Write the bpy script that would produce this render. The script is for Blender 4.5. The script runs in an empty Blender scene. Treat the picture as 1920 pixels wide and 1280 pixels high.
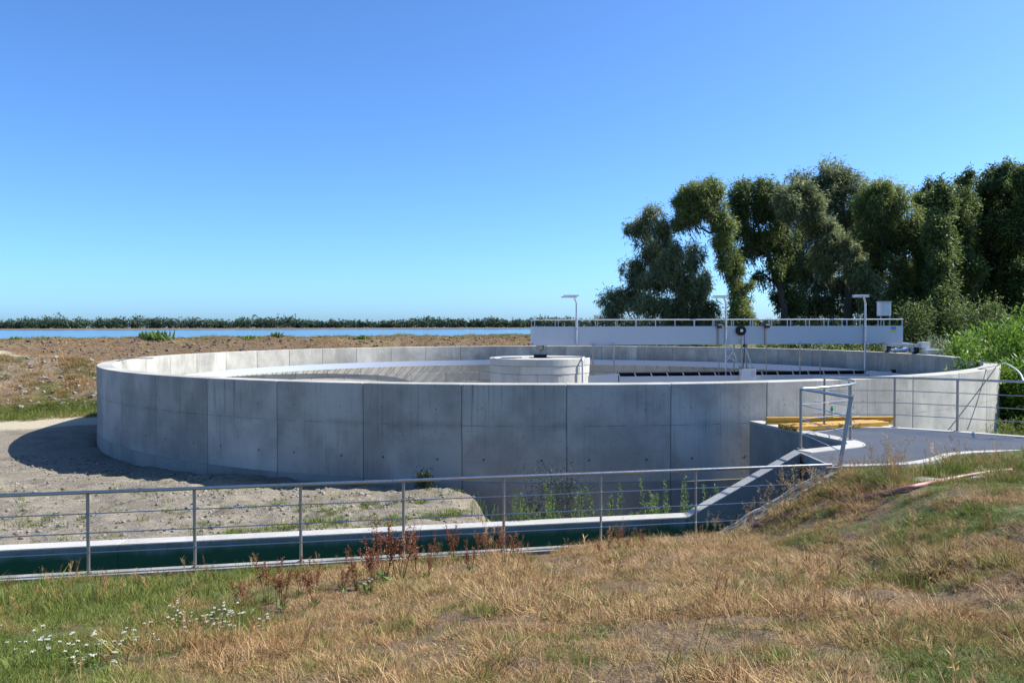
import bpy, math, random
import numpy as np
from mathutils import Vector, noise as mnoise

R_ = math.radians
scene = bpy.context.scene
COL = scene.collection
EYE = 4.1                     # camera height above the low ground; everything is laid out relative to the eye, then lifted

# ------------------------------------------------------------------ camera, sky, sun, exposure
cam_d = bpy.data.cameras.new('camera'); cam = bpy.data.objects.new('camera', cam_d); COL.objects.link(cam)
cam_d.sensor_width = 36.0; cam_d.lens = 28.0; cam_d.clip_end = 6000; cam_d.clip_start = 0.05
YH, ROLL, FPX = 611.0, 0.0024, 1493.3
PITCH = -math.atan((640 - YH) / FPX)
cam.location = (0, 0, EYE)
cam.rotation_mode = 'XYZ'
from mathutils import Matrix
cam.matrix_world = Matrix.Translation((0, 0, EYE)) @ Matrix.Rotation(math.pi/2 + PITCH, 4, 'X') @ Matrix.Rotation(-ROLL, 4, 'Z')
scene.camera = cam

SUN_EL, SUN_BEYOND = 44.0, 11.0        # sun stands to the right, a little beyond the image plane
world = bpy.data.worlds.new('World'); scene.world = world; world.use_nodes = True
wn = world.node_tree.nodes; wl = world.node_tree.links
sky = wn.new('ShaderNodeTexSky'); sky.sky_type = 'NISHITA'; sky.sun_disc = False
sky.sun_elevation = R_(SUN_EL); sky.sun_rotation = R_(90 - SUN_BEYOND)
sky.altitude = 100; sky.air_density = 0.7; sky.dust_density = 1.0; sky.ozone_density = 4.0
bg = wn['Background']; bg.inputs['Strength'].default_value = 0.100
tn_ = wn.new('ShaderNodeMix'); tn_.data_type = 'RGBA'; tn_.blend_type = 'MULTIPLY'; tn_.inputs[0].default_value = 1.0
tn_.inputs[7].default_value = (.68, 1.0, 1.30, 1)          # the camera's vivid blue balance, the same in every direction
wl.new(sky.outputs['Color'], tn_.inputs[6]); wl.new(tn_.outputs[2], bg.inputs['Color'])
sun_d = bpy.data.lights.new('sun', 'SUN'); sun_d.energy = 5.0; sun_d.angle = R_(0.53); sun_d.color = (1.0, 0.95, 0.87)
sun = bpy.data.objects.new('sun', sun_d); COL.objects.link(sun)
sdir = Vector((math.cos(R_(SUN_EL)) * math.cos(R_(SUN_BEYOND)), math.cos(R_(SUN_EL)) * math.sin(R_(SUN_BEYOND)), math.sin(R_(SUN_EL))))
sun.rotation_euler = sdir.to_track_quat('Z', 'Y').to_euler(); sun.location = (40, 20, 60)
vs = scene.view_settings
vs.view_transform = 'Standard'; vs.look = 'None'; vs.exposure = 1.0; vs.gamma = 1.0; vs.use_curve_mapping = False
scene.render.engine = 'CYCLES'
scene.cycles.max_bounces = 8; scene.cycles.transparent_max_bounces = 8

rnd = random.Random(7)
rng = np.random.default_rng(11)

# ------------------------------------------------------------------ helpers
def px_ray(px, py):
    u, w = (px - 960) / FPX, -(py - 640) / FPX
    c, s = math.cos(ROLL), math.sin(ROLL)
    u, w = u * c - w * s, u * s + w * c
    cp, sp = math.cos(PITCH), math.sin(PITCH)
    return np.array([u, cp - w * sp, sp + w * cp])
def at_z(px, py, z):
    r = px_ray(px, py); return r * (z / r[2])
def at_d(px, py, d):
    r = px_ray(px, py); return r * (d / r[1])
def project(P):
    P = np.asarray(P, float)
    cp, sp = math.cos(PITCH), math.sin(PITCH)
    d = P[..., 1] * cp + P[..., 2] * sp; v = -P[..., 1] * sp + P[..., 2] * cp
    d = np.where(d < 0.05, 0.05, d)
    u, w = P[..., 0] / d, v / d
    c, s = math.cos(ROLL), math.sin(ROLL)
    u, w = u * c + w * s, -u * s + w * c
    return 960 + u * FPX, 640 - w * FPX

def hash2(ix, iy, seed):
    n = (ix.astype(np.int64) * 374761393 + iy.astype(np.int64) * 668265263 + seed * 974634777) & 0x7fffffff
    n = ((n ^ (n >> 13)) * 1274126177) & 0x7fffffff
    return ((n ^ (n >> 16)) & 0xffff) / 65535.0
def vnoise(x, y, seed=0):
    x = np.asarray(x, float); y = np.asarray(y, float)
    ix, iy = np.floor(x), np.floor(y); fx, fy = x - ix, y - iy
    fx = fx * fx * (3 - 2 * fx); fy = fy * fy * (3 - 2 * fy)
    a = hash2(ix, iy, seed); b = hash2(ix + 1, iy, seed); c = hash2(ix, iy + 1, seed); d = hash2(ix + 1, iy + 1, seed)
    return (a * (1 - fx) + b * fx) * (1 - fy) + (c * (1 - fx) + d * fx) * fy
def fbm(x, y, seed=0, o=4):
    s, a, t = 0, 0.5, 0
    for k in range(o):
        s = s + a * vnoise(x * 2**k + 17.3 * k, y * 2**k - 9.1 * k, seed + k); t += a; a *= 0.5
    return s / t
def sstep(a, b, x):
    t = np.clip((np.asarray(x, float) - a) / (b - a), 0, 1); return t * t * (3 - 2 * t)

ORIG = {}
def empty(name, loc, label=None, cat=None, group=None, kind=None):
    o = bpy.data.objects.new(name, None); COL.objects.link(o); o.location = loc; o.empty_display_size = 0.2
    ORIG[o.name] = np.array(loc, float); tag(o, label, cat, group, kind); return o
def tag(o, label=None, cat=None, group=None, kind=None):
    if label: o['label'] = label
    if cat: o['category'] = cat
    if group: o['group'] = group
    if kind: o['kind'] = kind
    return o
def world_origin(o):
    p = np.zeros(3)
    while o is not None:
        p = p + np.array(o.location); o = o.parent
    return p

def fast_mesh(name, V, F, nper):
    me = bpy.data.meshes.new(name)
    V = np.asarray(V, np.float32); F = np.asarray(F, np.int32)
    me.vertices.add(len(V)); me.vertices.foreach_set('co', V.ravel())
    nl = F.size; me.loops.add(nl); me.loops.foreach_set('vertex_index', F.ravel())
    me.polygons.add(len(F)); me.polygons.foreach_set('loop_start', np.arange(0, nl, nper, dtype=np.int32))
    me.update(calc_edges=True); me.validate(); return me

class MB:
    def __init__(s): s.v = []; s.f = []; s.mi = []; s.cur = 0
    def add(s, vs, fs):
        b = len(s.v); s.v += [tuple(map(float, p)) for p in vs]
        for f in fs: s.f.append(tuple(b + i for i in f)); s.mi.append(s.cur)
        return s
    def hexa(s, p):     # p: bottom 4 (ccw from above), top 4
        return s.add(p, [(3, 2, 1, 0), (4, 5, 6, 7), (0, 1, 5, 4), (1, 2, 6, 5), (2, 3, 7, 6), (3, 0, 4, 7)])
    def box(s, c, size, rz=0.0, M=None):
        hx, hy, hz = size[0] / 2, size[1] / 2, size[2] / 2
        p = [(-hx, -hy, -hz), (hx, -hy, -hz), (hx, hy, -hz), (-hx, hy, -hz), (-hx, -hy, hz), (hx, -hy, hz), (hx, hy, hz), (-hx, hy, hz)]
        ca, sa = math.cos(rz), math.sin(rz); out = []
        for q in p:
            if M is not None: q = M @ Vector(q)
            out.append((c[0] + q[0] * ca - q[1] * sa, c[1] + q[0] * sa + q[1] * ca, c[2] + q[2]))
        return s.hexa(out)
    def bar(s, a, b, w, h, up=(0, 0, 1)):   # rectangular bar from a to b
        a, b = Vector(a), Vector(b); d = (b - a).normalized(); up = Vector(up)
        if abs(d.dot(up)) > .98: up = Vector((0, 1, 0))
        x = d.cross(up).normalized() * (w / 2); y = x.cross(d).normalized() * (h / 2)
        p = [a - x - y, a + x - y, b + x - y, b - x - y, a - x + y, a + x + y, b + x + y, b - x + y]
        return s.hexa(p)
    def tube(s, pts, r, n=8, caps=True):
        P = [Vector(p) for p in pts]; m = len(P)
        rr = list(r) if hasattr(r, '__len__') else [r] * m
        rings = []; ref = None
        for i in range(m):
            d = (P[min(i + 1, m - 1)] - P[max(i - 1, 0)]).normalized()
            if ref is None: ref = Vector((0, 0, 1)) if abs(d.z) < .9 else Vector((1, 0, 0))
            x = d.cross(ref).normalized(); y = x.cross(d).normalized(); ref = y
            k = 1.0
            if 0 < i < m - 1:
                c = (P[i] - P[i - 1]).normalized().dot((P[i + 1] - P[i]).normalized()); k = 1 / max(.6, math.sqrt(max(.05, (1 + c) / 2)))
            rings.append([P[i] + (x * math.cos(2 * math.pi * j / n) * k + y * math.sin(2 * math.pi * j / n)) * rr[i] for j in range(n)])
        vs_ = [q for g in rings for q in g]; fs = []
        for i in range(m - 1):
            for j in range(n):
                k = (j + 1) % n
                fs.append((i * n + j, i * n + k, (i + 1) * n + k, (i + 1) * n + j))
        if caps: fs.append(tuple(range(n - 1, -1, -1))); fs.append(tuple((m - 1) * n + j for j in range(n)))
        return s.add(vs_, fs)
    def lathe(s, c, prof, n=24, cap=True):    # prof: list of (r, z)
        vs_ = []; fs = []
        for r, z in prof:
            for j in range(n):
                a = 2 * math.pi * j / n; vs_.append((c[0] + r * math.cos(a), c[1] + r * math.sin(a), c[2] + z))
        for i in range(len(prof) - 1):
            for j in range(n):
                k = (j + 1) % n; fs.append((i * n + j, i * n + k, (i + 1) * n + k, (i + 1) * n + j))
        if cap: fs.append(tuple(range(n - 1, -1, -1))); fs.append(tuple((len(prof) - 1) * n + j for j in range(n)))
        return s.add(vs_, fs)
    def cyl(s, a, b, r, n=16): return s.tube([a, b], r, n)
    def prism(s, poly, z0, z1):     # poly ccw
        n = len(poly); zt = z1 if hasattr(z1, '__len__') else [z1] * n
        vs_ = [(p[0], p[1], z0) for p in poly] + [(p[0], p[1], zt[i]) for i, p in enumerate(poly)]
        fs = [tuple(range(n - 1, -1, -1)), tuple(range(n, 2 * n))]
        for i in range(n): k = (i + 1) % n; fs.append((i, k, n + k, n + i))
        return s.add(vs_, fs)
    def mesh(s, name, origin=(0, 0, 0), mats=(), smooth=False):
        me = bpy.data.meshes.new(name); o = np.array(origin, float)
        me.from_pydata([tuple(np.array(p) - o) for p in s.v], [], s.f); me.update()
        for m in mats: me.materials.append(m)
        if any(s.mi): me.polygons.foreach_set('material_index', s.mi)
        if smooth:
            me.polygons.foreach_set('use_smooth', [True] * len(me.polygons))
        return me
    def build(s, name, mats, parent=None, origin=None, smooth=False, bevel=0.0):
        if not isinstance(mats, (list, tuple)): mats = [mats]
        if parent is not None: org = world_origin(parent)
        else: org = np.array(origin if origin is not None else np.mean(np.array(s.v), axis=0) * [1, 1, 0] + [0, 0, min(p[2] for p in s.v)])
        me = s.mesh(name, org, mats, smooth)
        o = bpy.data.objects.new(name, me); COL.objects.link(o)
        if parent is not None: o.parent = parent
        else: o.location = org
        if bevel:
            m = o.modifiers.new('bevel', 'BEVEL'); m.width = bevel; m.segments = 2; m.limit_method = 'ANGLE'; m.angle_limit = R_(40)
        if smooth: shade_auto(me)
        return o
def shade_auto(me, ang=40):
    try: me.set_sharp_from_angle(angle=R_(ang))
    except Exception: pass

def copy_tree(o, parent=None):
    c = o.copy(); COL.objects.link(c); c.parent = parent
    for ch in list(o.children): copy_tree(ch, c)
    return c

# ------------------------------------------------------------------ materials
def new_mat(name):
    m = bpy.data.materials.new(name); m.use_nodes = True
    return m, m.node_tree.nodes, m.node_tree.links, m.node_tree.nodes['Principled BSDF']
def node(ns, t, **kw):
    n = ns.new(t)
    for k, v in kw.items():
        if k in n.inputs: n.inputs[k].default_value = v
        else: setattr(n, k, v)
    return n
def mixc(ns, ls, fac, a, b, mode='MIX'):
    n = ns.new('ShaderNodeMix'); n.data_type = 'RGBA'; n.blend_type = mode
    for sock, v in ((n.inputs[0], fac), (n.inputs[6], a), (n.inputs[7], b)):
        if hasattr(v, 'is_output'): ls.new(v, sock)
        elif isinstance(v, (int, float)): sock.default_value = v
        else: sock.default_value = (v[0], v[1], v[2], 1)
    return n.outputs[2]
def mth(ns, ls, op, a, b=None, clamp=False):
    n = ns.new('ShaderNodeMath'); n.operation = op; n.use_clamp = clamp
    for i, v in enumerate((a, b)):
        if v is None: continue
        if hasattr(v, 'is_output'): ls.new(v, n.inputs[i])
        else: n.inputs[i].default_value = v
    return n.outputs[0]
def ramp(ns, ls, v, a, b):
    n = ns.new('ShaderNodeMapRange'); n.inputs[1].default_value = a; n.inputs[2].default_value = b
    n.interpolation_type = 'SMOOTHSTEP'; ls.new(v, n.inputs[0]); return n.outputs[0]
def scaled(ns, ls, vec, s):
    n = ns.new('ShaderNodeMapping'); n.inputs['Scale'].default_value = s if hasattr(s, '__len__') else (s, s, s); ls.new(vec, n.inputs[0]); return n.outputs[0]
def noise(ns, ls, vec, sc, detail=4, rough=.55):
    n = ns.new('ShaderNodeTexNoise'); n.inputs['Scale'].default_value = sc; n.inputs['Detail'].default_value = detail; n.inputs['Roughness'].default_value = rough
    ls.new(vec, n.inputs['Vector']); return n.outputs['Fac']
def bump(ns, ls, h, bsdf, st=.3, dist=.02):
    n = ns.new('ShaderNodeBump'); n.inputs['Strength'].default_value = st; n.inputs['Distance'].default_value = dist
    ls.new(h, n.inputs['Height']); ls.new(n.outputs[0], bsdf.inputs['Normal'])

def concrete(name, base, dark, stain=.6, streak=.6, rough=.9, seam=None, algae=None, obj_var=.1, white=0.0):
    base = tuple(c * .80 for c in base); dark = tuple(c * .76 for c in dark)
    m, ns, ls, b = new_mat(name)
    geo = ns.new('ShaderNodeNewGeometry'); pos = geo.outputs['Position']
    oi = ns.new('ShaderNodeObjectInfo')
    off = ns.new('ShaderNodeVectorMath'); off.operation = 'MULTIPLY_ADD'
    cr = ns.new('ShaderNodeCombineXYZ')
    for i in range(3): ls.new(oi.outputs['Random'], cr.inputs[i])
    ls.new(cr.outputs[0], off.inputs[0]); off.inputs[1].default_value = (3, 5, 1.3); ls.new(pos, off.inputs[2])
    p = off.outputs[0]
    big = ramp(ns, ls, noise(ns, ls, p, .75, 7, .62), .33, .68)
    col = mixc(ns, ls, mth(ns, ls, 'MULTIPLY', big, stain), base, dark)
    st = ramp(ns, ls, noise(ns, ls, scaled(ns, ls, p, (15, 15, .25)), 1.6, 6, .7), .48, .75)
    msk = ramp(ns, ls, noise(ns, ls, p, .42, 3), .43, .62)
    col = mixc(ns, ls, mth(ns, ls, 'MULTIPLY', mth(ns, ls, 'MULTIPLY', st, msk), streak), col, tuple(c * .45 for c in dark))
    if white:
        wf = ramp(ns, ls, noise(ns, ls, scaled(ns, ls, p, (1, 1, .5)), .7, 3), .52, .72)
        col = mixc(ns, ls, mth(ns, ls, 'MULTIPLY', wf, white), col, tuple(min(.75, c * 1.35) for c in base))
    sp = ramp(ns, ls, noise(ns, ls, pos, 13, 3, .5), .63, .72)
    col = mixc(ns, ls, mth(ns, ls, 'MULTIPLY', sp, .35), col, tuple(c * .5 for c in dark))
    if seam is not None or algae is not None:
        sx = ns.new('ShaderNodeSeparateXYZ'); ls.new(pos, sx.inputs[0])
    if seam is not None:
        for zz in seam:
            dz = mth(ns, ls, 'ABSOLUTE', mth(ns, ls, 'SUBTRACT', sx.outputs[2], zz + EYE))
            line = mth(ns, ls, 'SUBTRACT', 1.0, ramp(ns, ls, dz, .006, .02))
            nn = ramp(ns, ls, noise(ns, ls, p, 2.5, 3), .38, .62)
            halo = mth(ns, ls, 'MULTIPLY', mth(ns, ls, 'SUBTRACT', 1.0, ramp(ns, ls, dz, .0, .16)), ramp(ns, ls, noise(ns, ls, p, .8, 4), .45, .7))
            col = mixc(ns, ls, mth(ns, ls, 'MULTIPLY', mth(ns, ls, 'MAXIMUM', mth(ns, ls, 'MULTIPLY', line, nn), mth(ns, ls, 'MULTIPLY', halo, .6)), .55), col, tuple(c * .5 for c in dark))
    if algae is not None:
        z1, z2, acol = algae
        wob = mth(ns, ls, 'MULTIPLY', mth(ns, ls, 'SUBTRACT', noise(ns, ls, scaled(ns, ls, pos, (3, 3, .4)), 1.2, 3), .5), .22)
        f = ramp(ns, ls, mth(ns, ls, 'ADD', sx.outputs[2], wob), z2 + EYE, z1 + EYE)
        col = mixc(ns, ls, mth(ns, ls, 'SUBTRACT', 1.0, f), col, acol)
    v = mth(ns, ls, 'ADD', mth(ns, ls, 'MULTIPLY', mth(ns, ls, 'SUBTRACT', oi.outputs['Random'], .5), obj_var * 2), 1.0)
    hsv = ns.new('ShaderNodeHueSaturation'); ls.new(col, hsv.inputs['Color']); ls.new(v, hsv.inputs['Value'])
    ls.new(hsv.outputs[0], b.inputs['Base Color']); b.inputs['Roughness'].default_value = rough
    h = mth(ns, ls, 'ADD', noise(ns, ls, pos, 60, 4, .7), mth(ns, ls, 'MULTIPLY', noise(ns, ls, pos, 5, 3), 1.5))
    bump(ns, ls, h, b, .35, .012)
    return m

def metal(name, col, rough=.35, metallic=1.0, var=.12, scale=6, brushed=False):
    col = tuple(c * .82 for c in col)
    m, ns, ls, b = new_mat(name)
    geo = ns.new('ShaderNodeNewGeometry'); pos = geo.outputs['Position']
    n = noise(ns, ls, pos, scale, 5, .6)
    c = mixc(ns, ls, n, tuple(x * (1 - var) for x in col), tuple(min(1, x * (1 + var)) for x in col))
    ls.new(c, b.inputs['Base Color']); b.inputs['Metallic'].default_value = metallic
    r = mth(ns, ls, 'ADD', mth(ns, ls, 'MULTIPLY', noise(ns, ls, pos, scale * 4, 3), .18), rough - .09)
    ls.new(r, b.inputs['Roughness'])
    bump(ns, ls, noise(ns, ls, pos, scale * 9, 3), b, .06, .004)
    return m

M = {}
M['wall'] = concrete('tank_concrete', (.49, .475, .42), (.30, .29, .26), .8, .85, seam=(-2.33,), white=.5, obj_var=.10)
M['base'] = concrete('base_concrete', (.38, .37, .33), (.25, .245, .22), .7, .8, obj_var=.06)
M['inner'] = concrete('inner_concrete', (.44, .42, .37), (.31, .295, .25), .6, .5, obj_var=.08)
M['pier'] = concrete('pier_concrete', (.54, .525, .475), (.38, .37, .335), .5, .4, white=.5, obj_var=.07)
M['kerb'] = concrete('kerb_concrete', (.50, .49, .46), (.34, .33, .30), .6, .5, obj_var=.05)
M['channel'] = concrete('channel_concrete', (.30, .30, .29), (.19, .19, .18), .7, .7, obj_var=.03, algae=(-3.33, -3.52, (.022, .080, .034)))
M['deckwall'] = concrete('chamber_concrete', (.36, .36, .345), (.20, .205, .19), .8, .9, obj_var=.03)
M['old'] = concrete('old_concrete', (.40, .385, .35), (.17, .165, .14), .95, .8, obj_var=.05)
M['steel'] = metal('stainless_steel', (.60, .565, .52), .30)
M['post'] = metal('post_steel', (.40, .365, .33), .45, .7)
M['galv'] = metal('galvanised_sheet', (.56, .58, .62), .5, .35, .06, 1.2)
M['galv2'] = metal('galvanised_rail', (.58, .60, .63), .45, .5, .08)
M['alu'] = metal('bright_sheet', (.70, .73, .78), .22, .9, .04, .8)
M['grate'] = metal('grating_steel', (.47, .455, .44), .6, .15, .15, 1.3)
M['black'] = metal('black_rubber_and_shade', (.016, .016, .018), .7, 0, .2)
M['dark'] = metal('dark_metal', (.06, .062, .068), .5, .5, .2)
M['white'] = metal('white_paint', (.70, .71, .72), .45, 0, .05)
M['blue'] = metal('blue_print', (.12, .25, .62), .5, 0, .05)
M['yellow'] = metal('yellow_print', (.75, .55, .03), .5, 0, .05)
M['baffle'] = metal('shade_tinted_baffle_sheet', (.48, .54, .64), .3, 0, .03, .8)  # white sheet with its blue sky-lit shade put into the base colour
M['glass'] = metal('lamp_glass', (.72, .74, .76), .15, .2, .03)

def mat_wood():
    m, ns, ls, b = new_mat('yellow_formwork_timber')
    tc = ns.new('ShaderNodeTexCoord'); p = tc.outputs['Object']
    g = noise(ns, ls, scaled(ns, ls, p, (1.2, 22, 22)), 1.5, 5, .6)
    c = mixc(ns, ls, g, (.42, .21, .015), (.56, .33, .035))
    d = ramp(ns, ls, noise(ns, ls, p, 2.4, 4), .55, .75)
    c = mixc(ns, ls, mth(ns, ls, 'MULTIPLY', d, .5), c, (.22, .14, .05))
    ls.new(c, b.inputs['Base Color']); b.inputs['Roughness'].default_value = .6
    bump(ns, ls, g, b, .25, .004); return m
M['wood'] = mat_wood()
def mat_plain(name, c1, c2, sc, rough=.85, bst=.4, bd=.01):
    c1 = tuple(c * .8 for c in c1); c2 = tuple(c * .8 for c in c2)
    m, ns, ls, b = new_mat(name); geo = ns.new('ShaderNodeNewGeometry'); pos = geo.outputs['Position']
    oi = ns.new('ShaderNodeObjectInfo')
    f = mth(ns, ls, 'ADD', mth(ns, ls, 'MULTIPLY', noise(ns, ls, pos, sc, 4), .7), mth(ns, ls, 'MULTIPLY', oi.outputs['Random'], .3))
    ls.new(mixc(ns, ls, ramp(ns, ls, f, .3, .75), c1, c2), b.inputs['Base Color']); b.inputs['Roughness'].default_value = rough
    bump(ns, ls, noise(ns, ls, pos, sc * 4, 4), b, bst, bd); return m
M['pink'] = mat_plain('faded_pink_plastic', (.30, .10, .095), (.52, .24, .22), 5, .55)
M['stone'] = mat_plain('pale_stone', (.25, .235, .20), (.48, .46, .42), 2.5)
M['rock'] = mat_plain('rubble_stone', (.16, .145, .125), (.42, .40, .37), 1.5)
M['pebble'] = mat_plain('grey_pebble', (.13, .115, .09), (.34, .31, .26), 3)
M['bark'] = mat_plain('willow_bark', (.045, .036, .028), (.12, .10, .08), 4, .95, .8, .05)
M['cable_white'] = mat_plain('white_hose', (.62, .62, .60), (.75, .75, .73), 5, .5)
M['bottle'] = None
def mat_bottle():
    m, ns, ls, b = new_mat('green_plastic'); b.inputs['Base Color'].default_value = (.03, .42, .12, 1)
    b.inputs['Roughness'].default_value = .15; b.inputs['Transmission Weight'].default_value = .35; b.inputs['IOR'].default_value = 1.4
    return m
M['bottle'] = mat_bottle()

def mat_leaf(name, ca, cb, trans=.42, rough=.55, attr='tint', inst=False):
    m, ns, ls, b = new_mat(name)
    a = ns.new('ShaderNodeAttribute'); a.attribute_name = attr
    f = a.outputs['Fac']
    oi = ns.new('ShaderNodeObjectInfo')
    if inst:
        a2 = ns.new('ShaderNodeAttribute'); a2.attribute_name = 'itint'; a2.attribute_type = 'INSTANCER'
        f = mth(ns, ls, 'ADD', mth(ns, ls, 'MULTIPLY', f, .45), mth(ns, ls, 'MULTIPLY', a2.outputs['Fac'], .6), True)
    c = mixc(ns, ls, f, ca, cb)
    ls.new(c, b.inputs['Base Color']); b.inputs['Roughness'].default_value = rough
    b.inputs['Specular IOR Level'].default_value = .35
    t = ns.new('ShaderNodeBsdfTranslucent'); ls.new(c, t.inputs['Color'])
    mx = ns.new('ShaderNodeMixShader'); mx.inputs[0].default_value = trans
    ls.new(b.outputs[0], mx.inputs[1]); ls.new(t.outputs[0], mx.inputs[2])
    ls.new(mx.outputs[0], ns['Material Output'].inputs[0]); return m
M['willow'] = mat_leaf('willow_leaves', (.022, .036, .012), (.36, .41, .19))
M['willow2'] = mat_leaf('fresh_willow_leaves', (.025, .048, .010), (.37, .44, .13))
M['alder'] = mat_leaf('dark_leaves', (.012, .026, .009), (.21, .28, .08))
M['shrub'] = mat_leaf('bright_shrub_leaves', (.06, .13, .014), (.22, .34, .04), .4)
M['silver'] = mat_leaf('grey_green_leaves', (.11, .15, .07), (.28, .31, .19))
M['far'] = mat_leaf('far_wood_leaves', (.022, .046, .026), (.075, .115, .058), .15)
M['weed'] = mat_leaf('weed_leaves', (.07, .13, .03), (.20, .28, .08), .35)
M['shadeweed'] = mat_leaf('dark_weed_leaves', (.010, .022, .008), (.03, .055, .018), .2)  # weed leaves darkened: shade at the tank foot put into their colour
M['dock'] = mat_leaf('rust_red_seeds', (.10, .028, .012), (.32, .12, .045), .15)
M['drystalk'] = mat_leaf('dry_seed_heads', (.22, .15, .06), (.42, .32, .15), .2)
M['flower'] = mat_leaf('white_petals', (.60, .60, .52), (.80, .80, .74), .2)
M['stem'] = mat_leaf('green_stems', (.09, .10, .03), (.18, .17, .06), .15)
def mat_grass():
    m, ns, ls, b = new_mat('grass_blades')
    a = ns.new('ShaderNodeAttribute'); a.attribute_name = 'tint'
    g = ns.new('ShaderNodeAttribute'); g.attribute_name = 'green'; g.attribute_type = 'INSTANCER'
    w = ns.new('ShaderNodeAttribute'); w.attribute_name = 'warm'; w.attribute_type = 'INSTANCER'
    dry = mixc(ns, ls, a.outputs['Fac'], (.17, .095, .035), (.86, .64, .35))
    dry = mixc(ns, ls, w.outputs['Fac'], dry, mixc(ns, ls, a.outputs['Fac'], (.17, .08, .035), (.66, .40, .19)))
    grn = mixc(ns, ls, a.outputs['Fac'], (.035, .075, .012), (.30, .36, .08))
    f = ramp(ns, ls, mth(ns, ls, 'ADD', g.outputs['Fac'], mth(ns, ls, 'MULTIPLY', mth(ns, ls, 'SUBTRACT', a.outputs['Fac'], .5), .5)), .25, .75)
    c = mixc(ns, ls, mth(ns, ls, 'MULTIPLY', 1.0, 1.0), mixc(ns, ls, f, dry, grn), (.84, .80, .74), 'MULTIPLY')
    ls.new(c, b.inputs['Base Color']); b.inputs['Roughness'].default_value = .6; b.inputs['Specular IOR Level'].default_value = .3
    t = ns.new('ShaderNodeBsdfTranslucent'); ls.new(c, t.inputs['Color'])
    mx = ns.new('ShaderNodeMixShader'); mx.inputs[0].default_value = .3
    ls.new(b.outputs[0], mx.inputs[1]); ls.new(t.outputs[0], mx.inputs[2]); ls.new(mx.outputs[0], ns['Material Output'].inputs[0])
    return m
M['grass'] = mat_grass()

def mat_ground():
    m, ns, ls, b = new_mat('ground_soil')
    geo = ns.new('ShaderNodeNewGeometry'); pos = geo.outputs['Position']
    a = ns.new('ShaderNodeVertexColor'); a.layer_name = 'zone'; sp = ns.new('ShaderNodeSeparateColor'); ls.new(a.outputs['Color'], sp.inputs[0])
    a2 = ns.new('ShaderNodeVertexColor'); a2.layer_name = 'zone2'; sp2 = ns.new('ShaderNodeSeparateColor'); ls.new(a2.outputs['Color'], sp2.inputs[0])
    n1 = noise(ns, ls, pos, .8, 6, .6); n2 = noise(ns, ls, pos, 7, 6, .7); n3 = noise(ns, ls, pos, 38, 4, .6)
    fine = ramp(ns, ls, mth(ns, ls, 'ADD', mth(ns, ls, 'MULTIPLY', n2, .5), mth(ns, ls, 'MULTIPLY', n3, .5)), .32, .68)
    dry = mixc(ns, ls, fine, (.075, .05, .03), (.27, .19, .115))
    green = mixc(ns, ls, fine, (.05, .07, .02), (.15, .17, .055))
    gravel = mixc(ns, ls, fine, (.16, .14, .11), (.37, .33, .265))
    gravel = mixc(ns, ls, mth(ns, ls, 'MULTIPLY', ramp(ns, ls, n1, .45, .65), .55), gravel, (.15, .13, .10))
    sand = mixc(ns, ls, fine, (.42, .37, .27), (.56, .50, .38))
    brown = mixc(ns, ls, fine, (.085, .06, .04), (.23, .165, .105))
    brown = mixc(ns, ls, mth(ns, ls, 'MULTIPLY', ramp(ns, ls, noise(ns, ls, pos, .25, 4), .5, .66), .5), brown, (.22, .19, .09))
    def wob(s): return ramp(ns, ls, mth(ns, ls, 'ADD', s, mth(ns, ls, 'MULTIPLY', mth(ns, ls, 'SUBTRACT', n2, .5), .7)), .3, .7)
    c = mixc(ns, ls, wob(sp.outputs[0]), dry, green)
    c = mixc(ns, ls, wob(sp.outputs[1]), c, gravel)
    c = mixc(ns, ls, wob(sp.outputs[2]), c, sand)
    c = mixc(ns, ls, wob(sp2.outputs[0]), c, brown)
    c = mixc(ns, ls, 1.0, c, (.80, .79, .77), 'MULTIPLY')
    ls.new(c, b.inputs['Base Color']); b.inputs['Roughness'].default_value = .95; b.inputs['Specular IOR Level'].default_value = .2
    bump(ns, ls, mth(ns, ls, 'ADD', mth(ns, ls, 'MULTIPLY', n2, 1.6), n3), b, .7, .05)
    return m
M['ground'] = mat_ground()
def mat_water(name, col, rough, sc, st, dist):
    m, ns, ls, b = new_mat(name); b.inputs['Base Color'].default_value = (*col, 1); b.inputs['Roughness'].default_value = rough; b.inputs['IOR'].default_value = 1.33
    geo = ns.new('ShaderNodeNewGeometry'); h = noise(ns, ls, scaled(ns, ls, geo.outputs['Position'], (1, .35, 1)), sc, 4)
    bump(ns, ls, h, b, st, dist); return m
M['lake'] = mat_water('lake_water', (.035, .085, .14), .16, .35, .5, .35)
M['chwater'] = mat_water('channel_water', (.008, .06, .05), .06, 3, .12, .02)

# ------------------------------------------------------------------ layout constants (metres, eye relative)
TR, TI = 18.0, 17.48
CX, CY = .0705 * TR, 2.0251 * TR
RIM = -.0754 * TR                         # rim level
KZ = -3.30                                # kerb top of the open channel
DECK = -2.25
YA, YB = 11.65, .184
def yr(x): return YA + YB * np.asarray(x, float)        # line of the low railing
def slope_z(x): return np.clip(KZ + .51 * (np.asarray(x, float) - 3.05), KZ, DECK)
NOTCH = [(5.60, 18.75), (5.95, 17.3), (6.2, 16.35), (6.40, 15.6), (6.42, 15.25), (6.28, 15.0), (5.95, 14.8), (5.15, 14.36)]
NEAR_EDGE = [(5.2, 12.62), (6.35, 12.80), (7.1, 13.25), (7.66, 13.75), (8.6, 14.05), (10.2, 14.0), (12.5, 12.6), (15.5, 10.4)]
FAR_EDGE = [(6.05, 17.75), (6.72, 17.72), (8.45, 17.58), (9.45, 16.9), (10.4, 16.12), (13.0, 14.2), (16.2, 11.8)]

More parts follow.
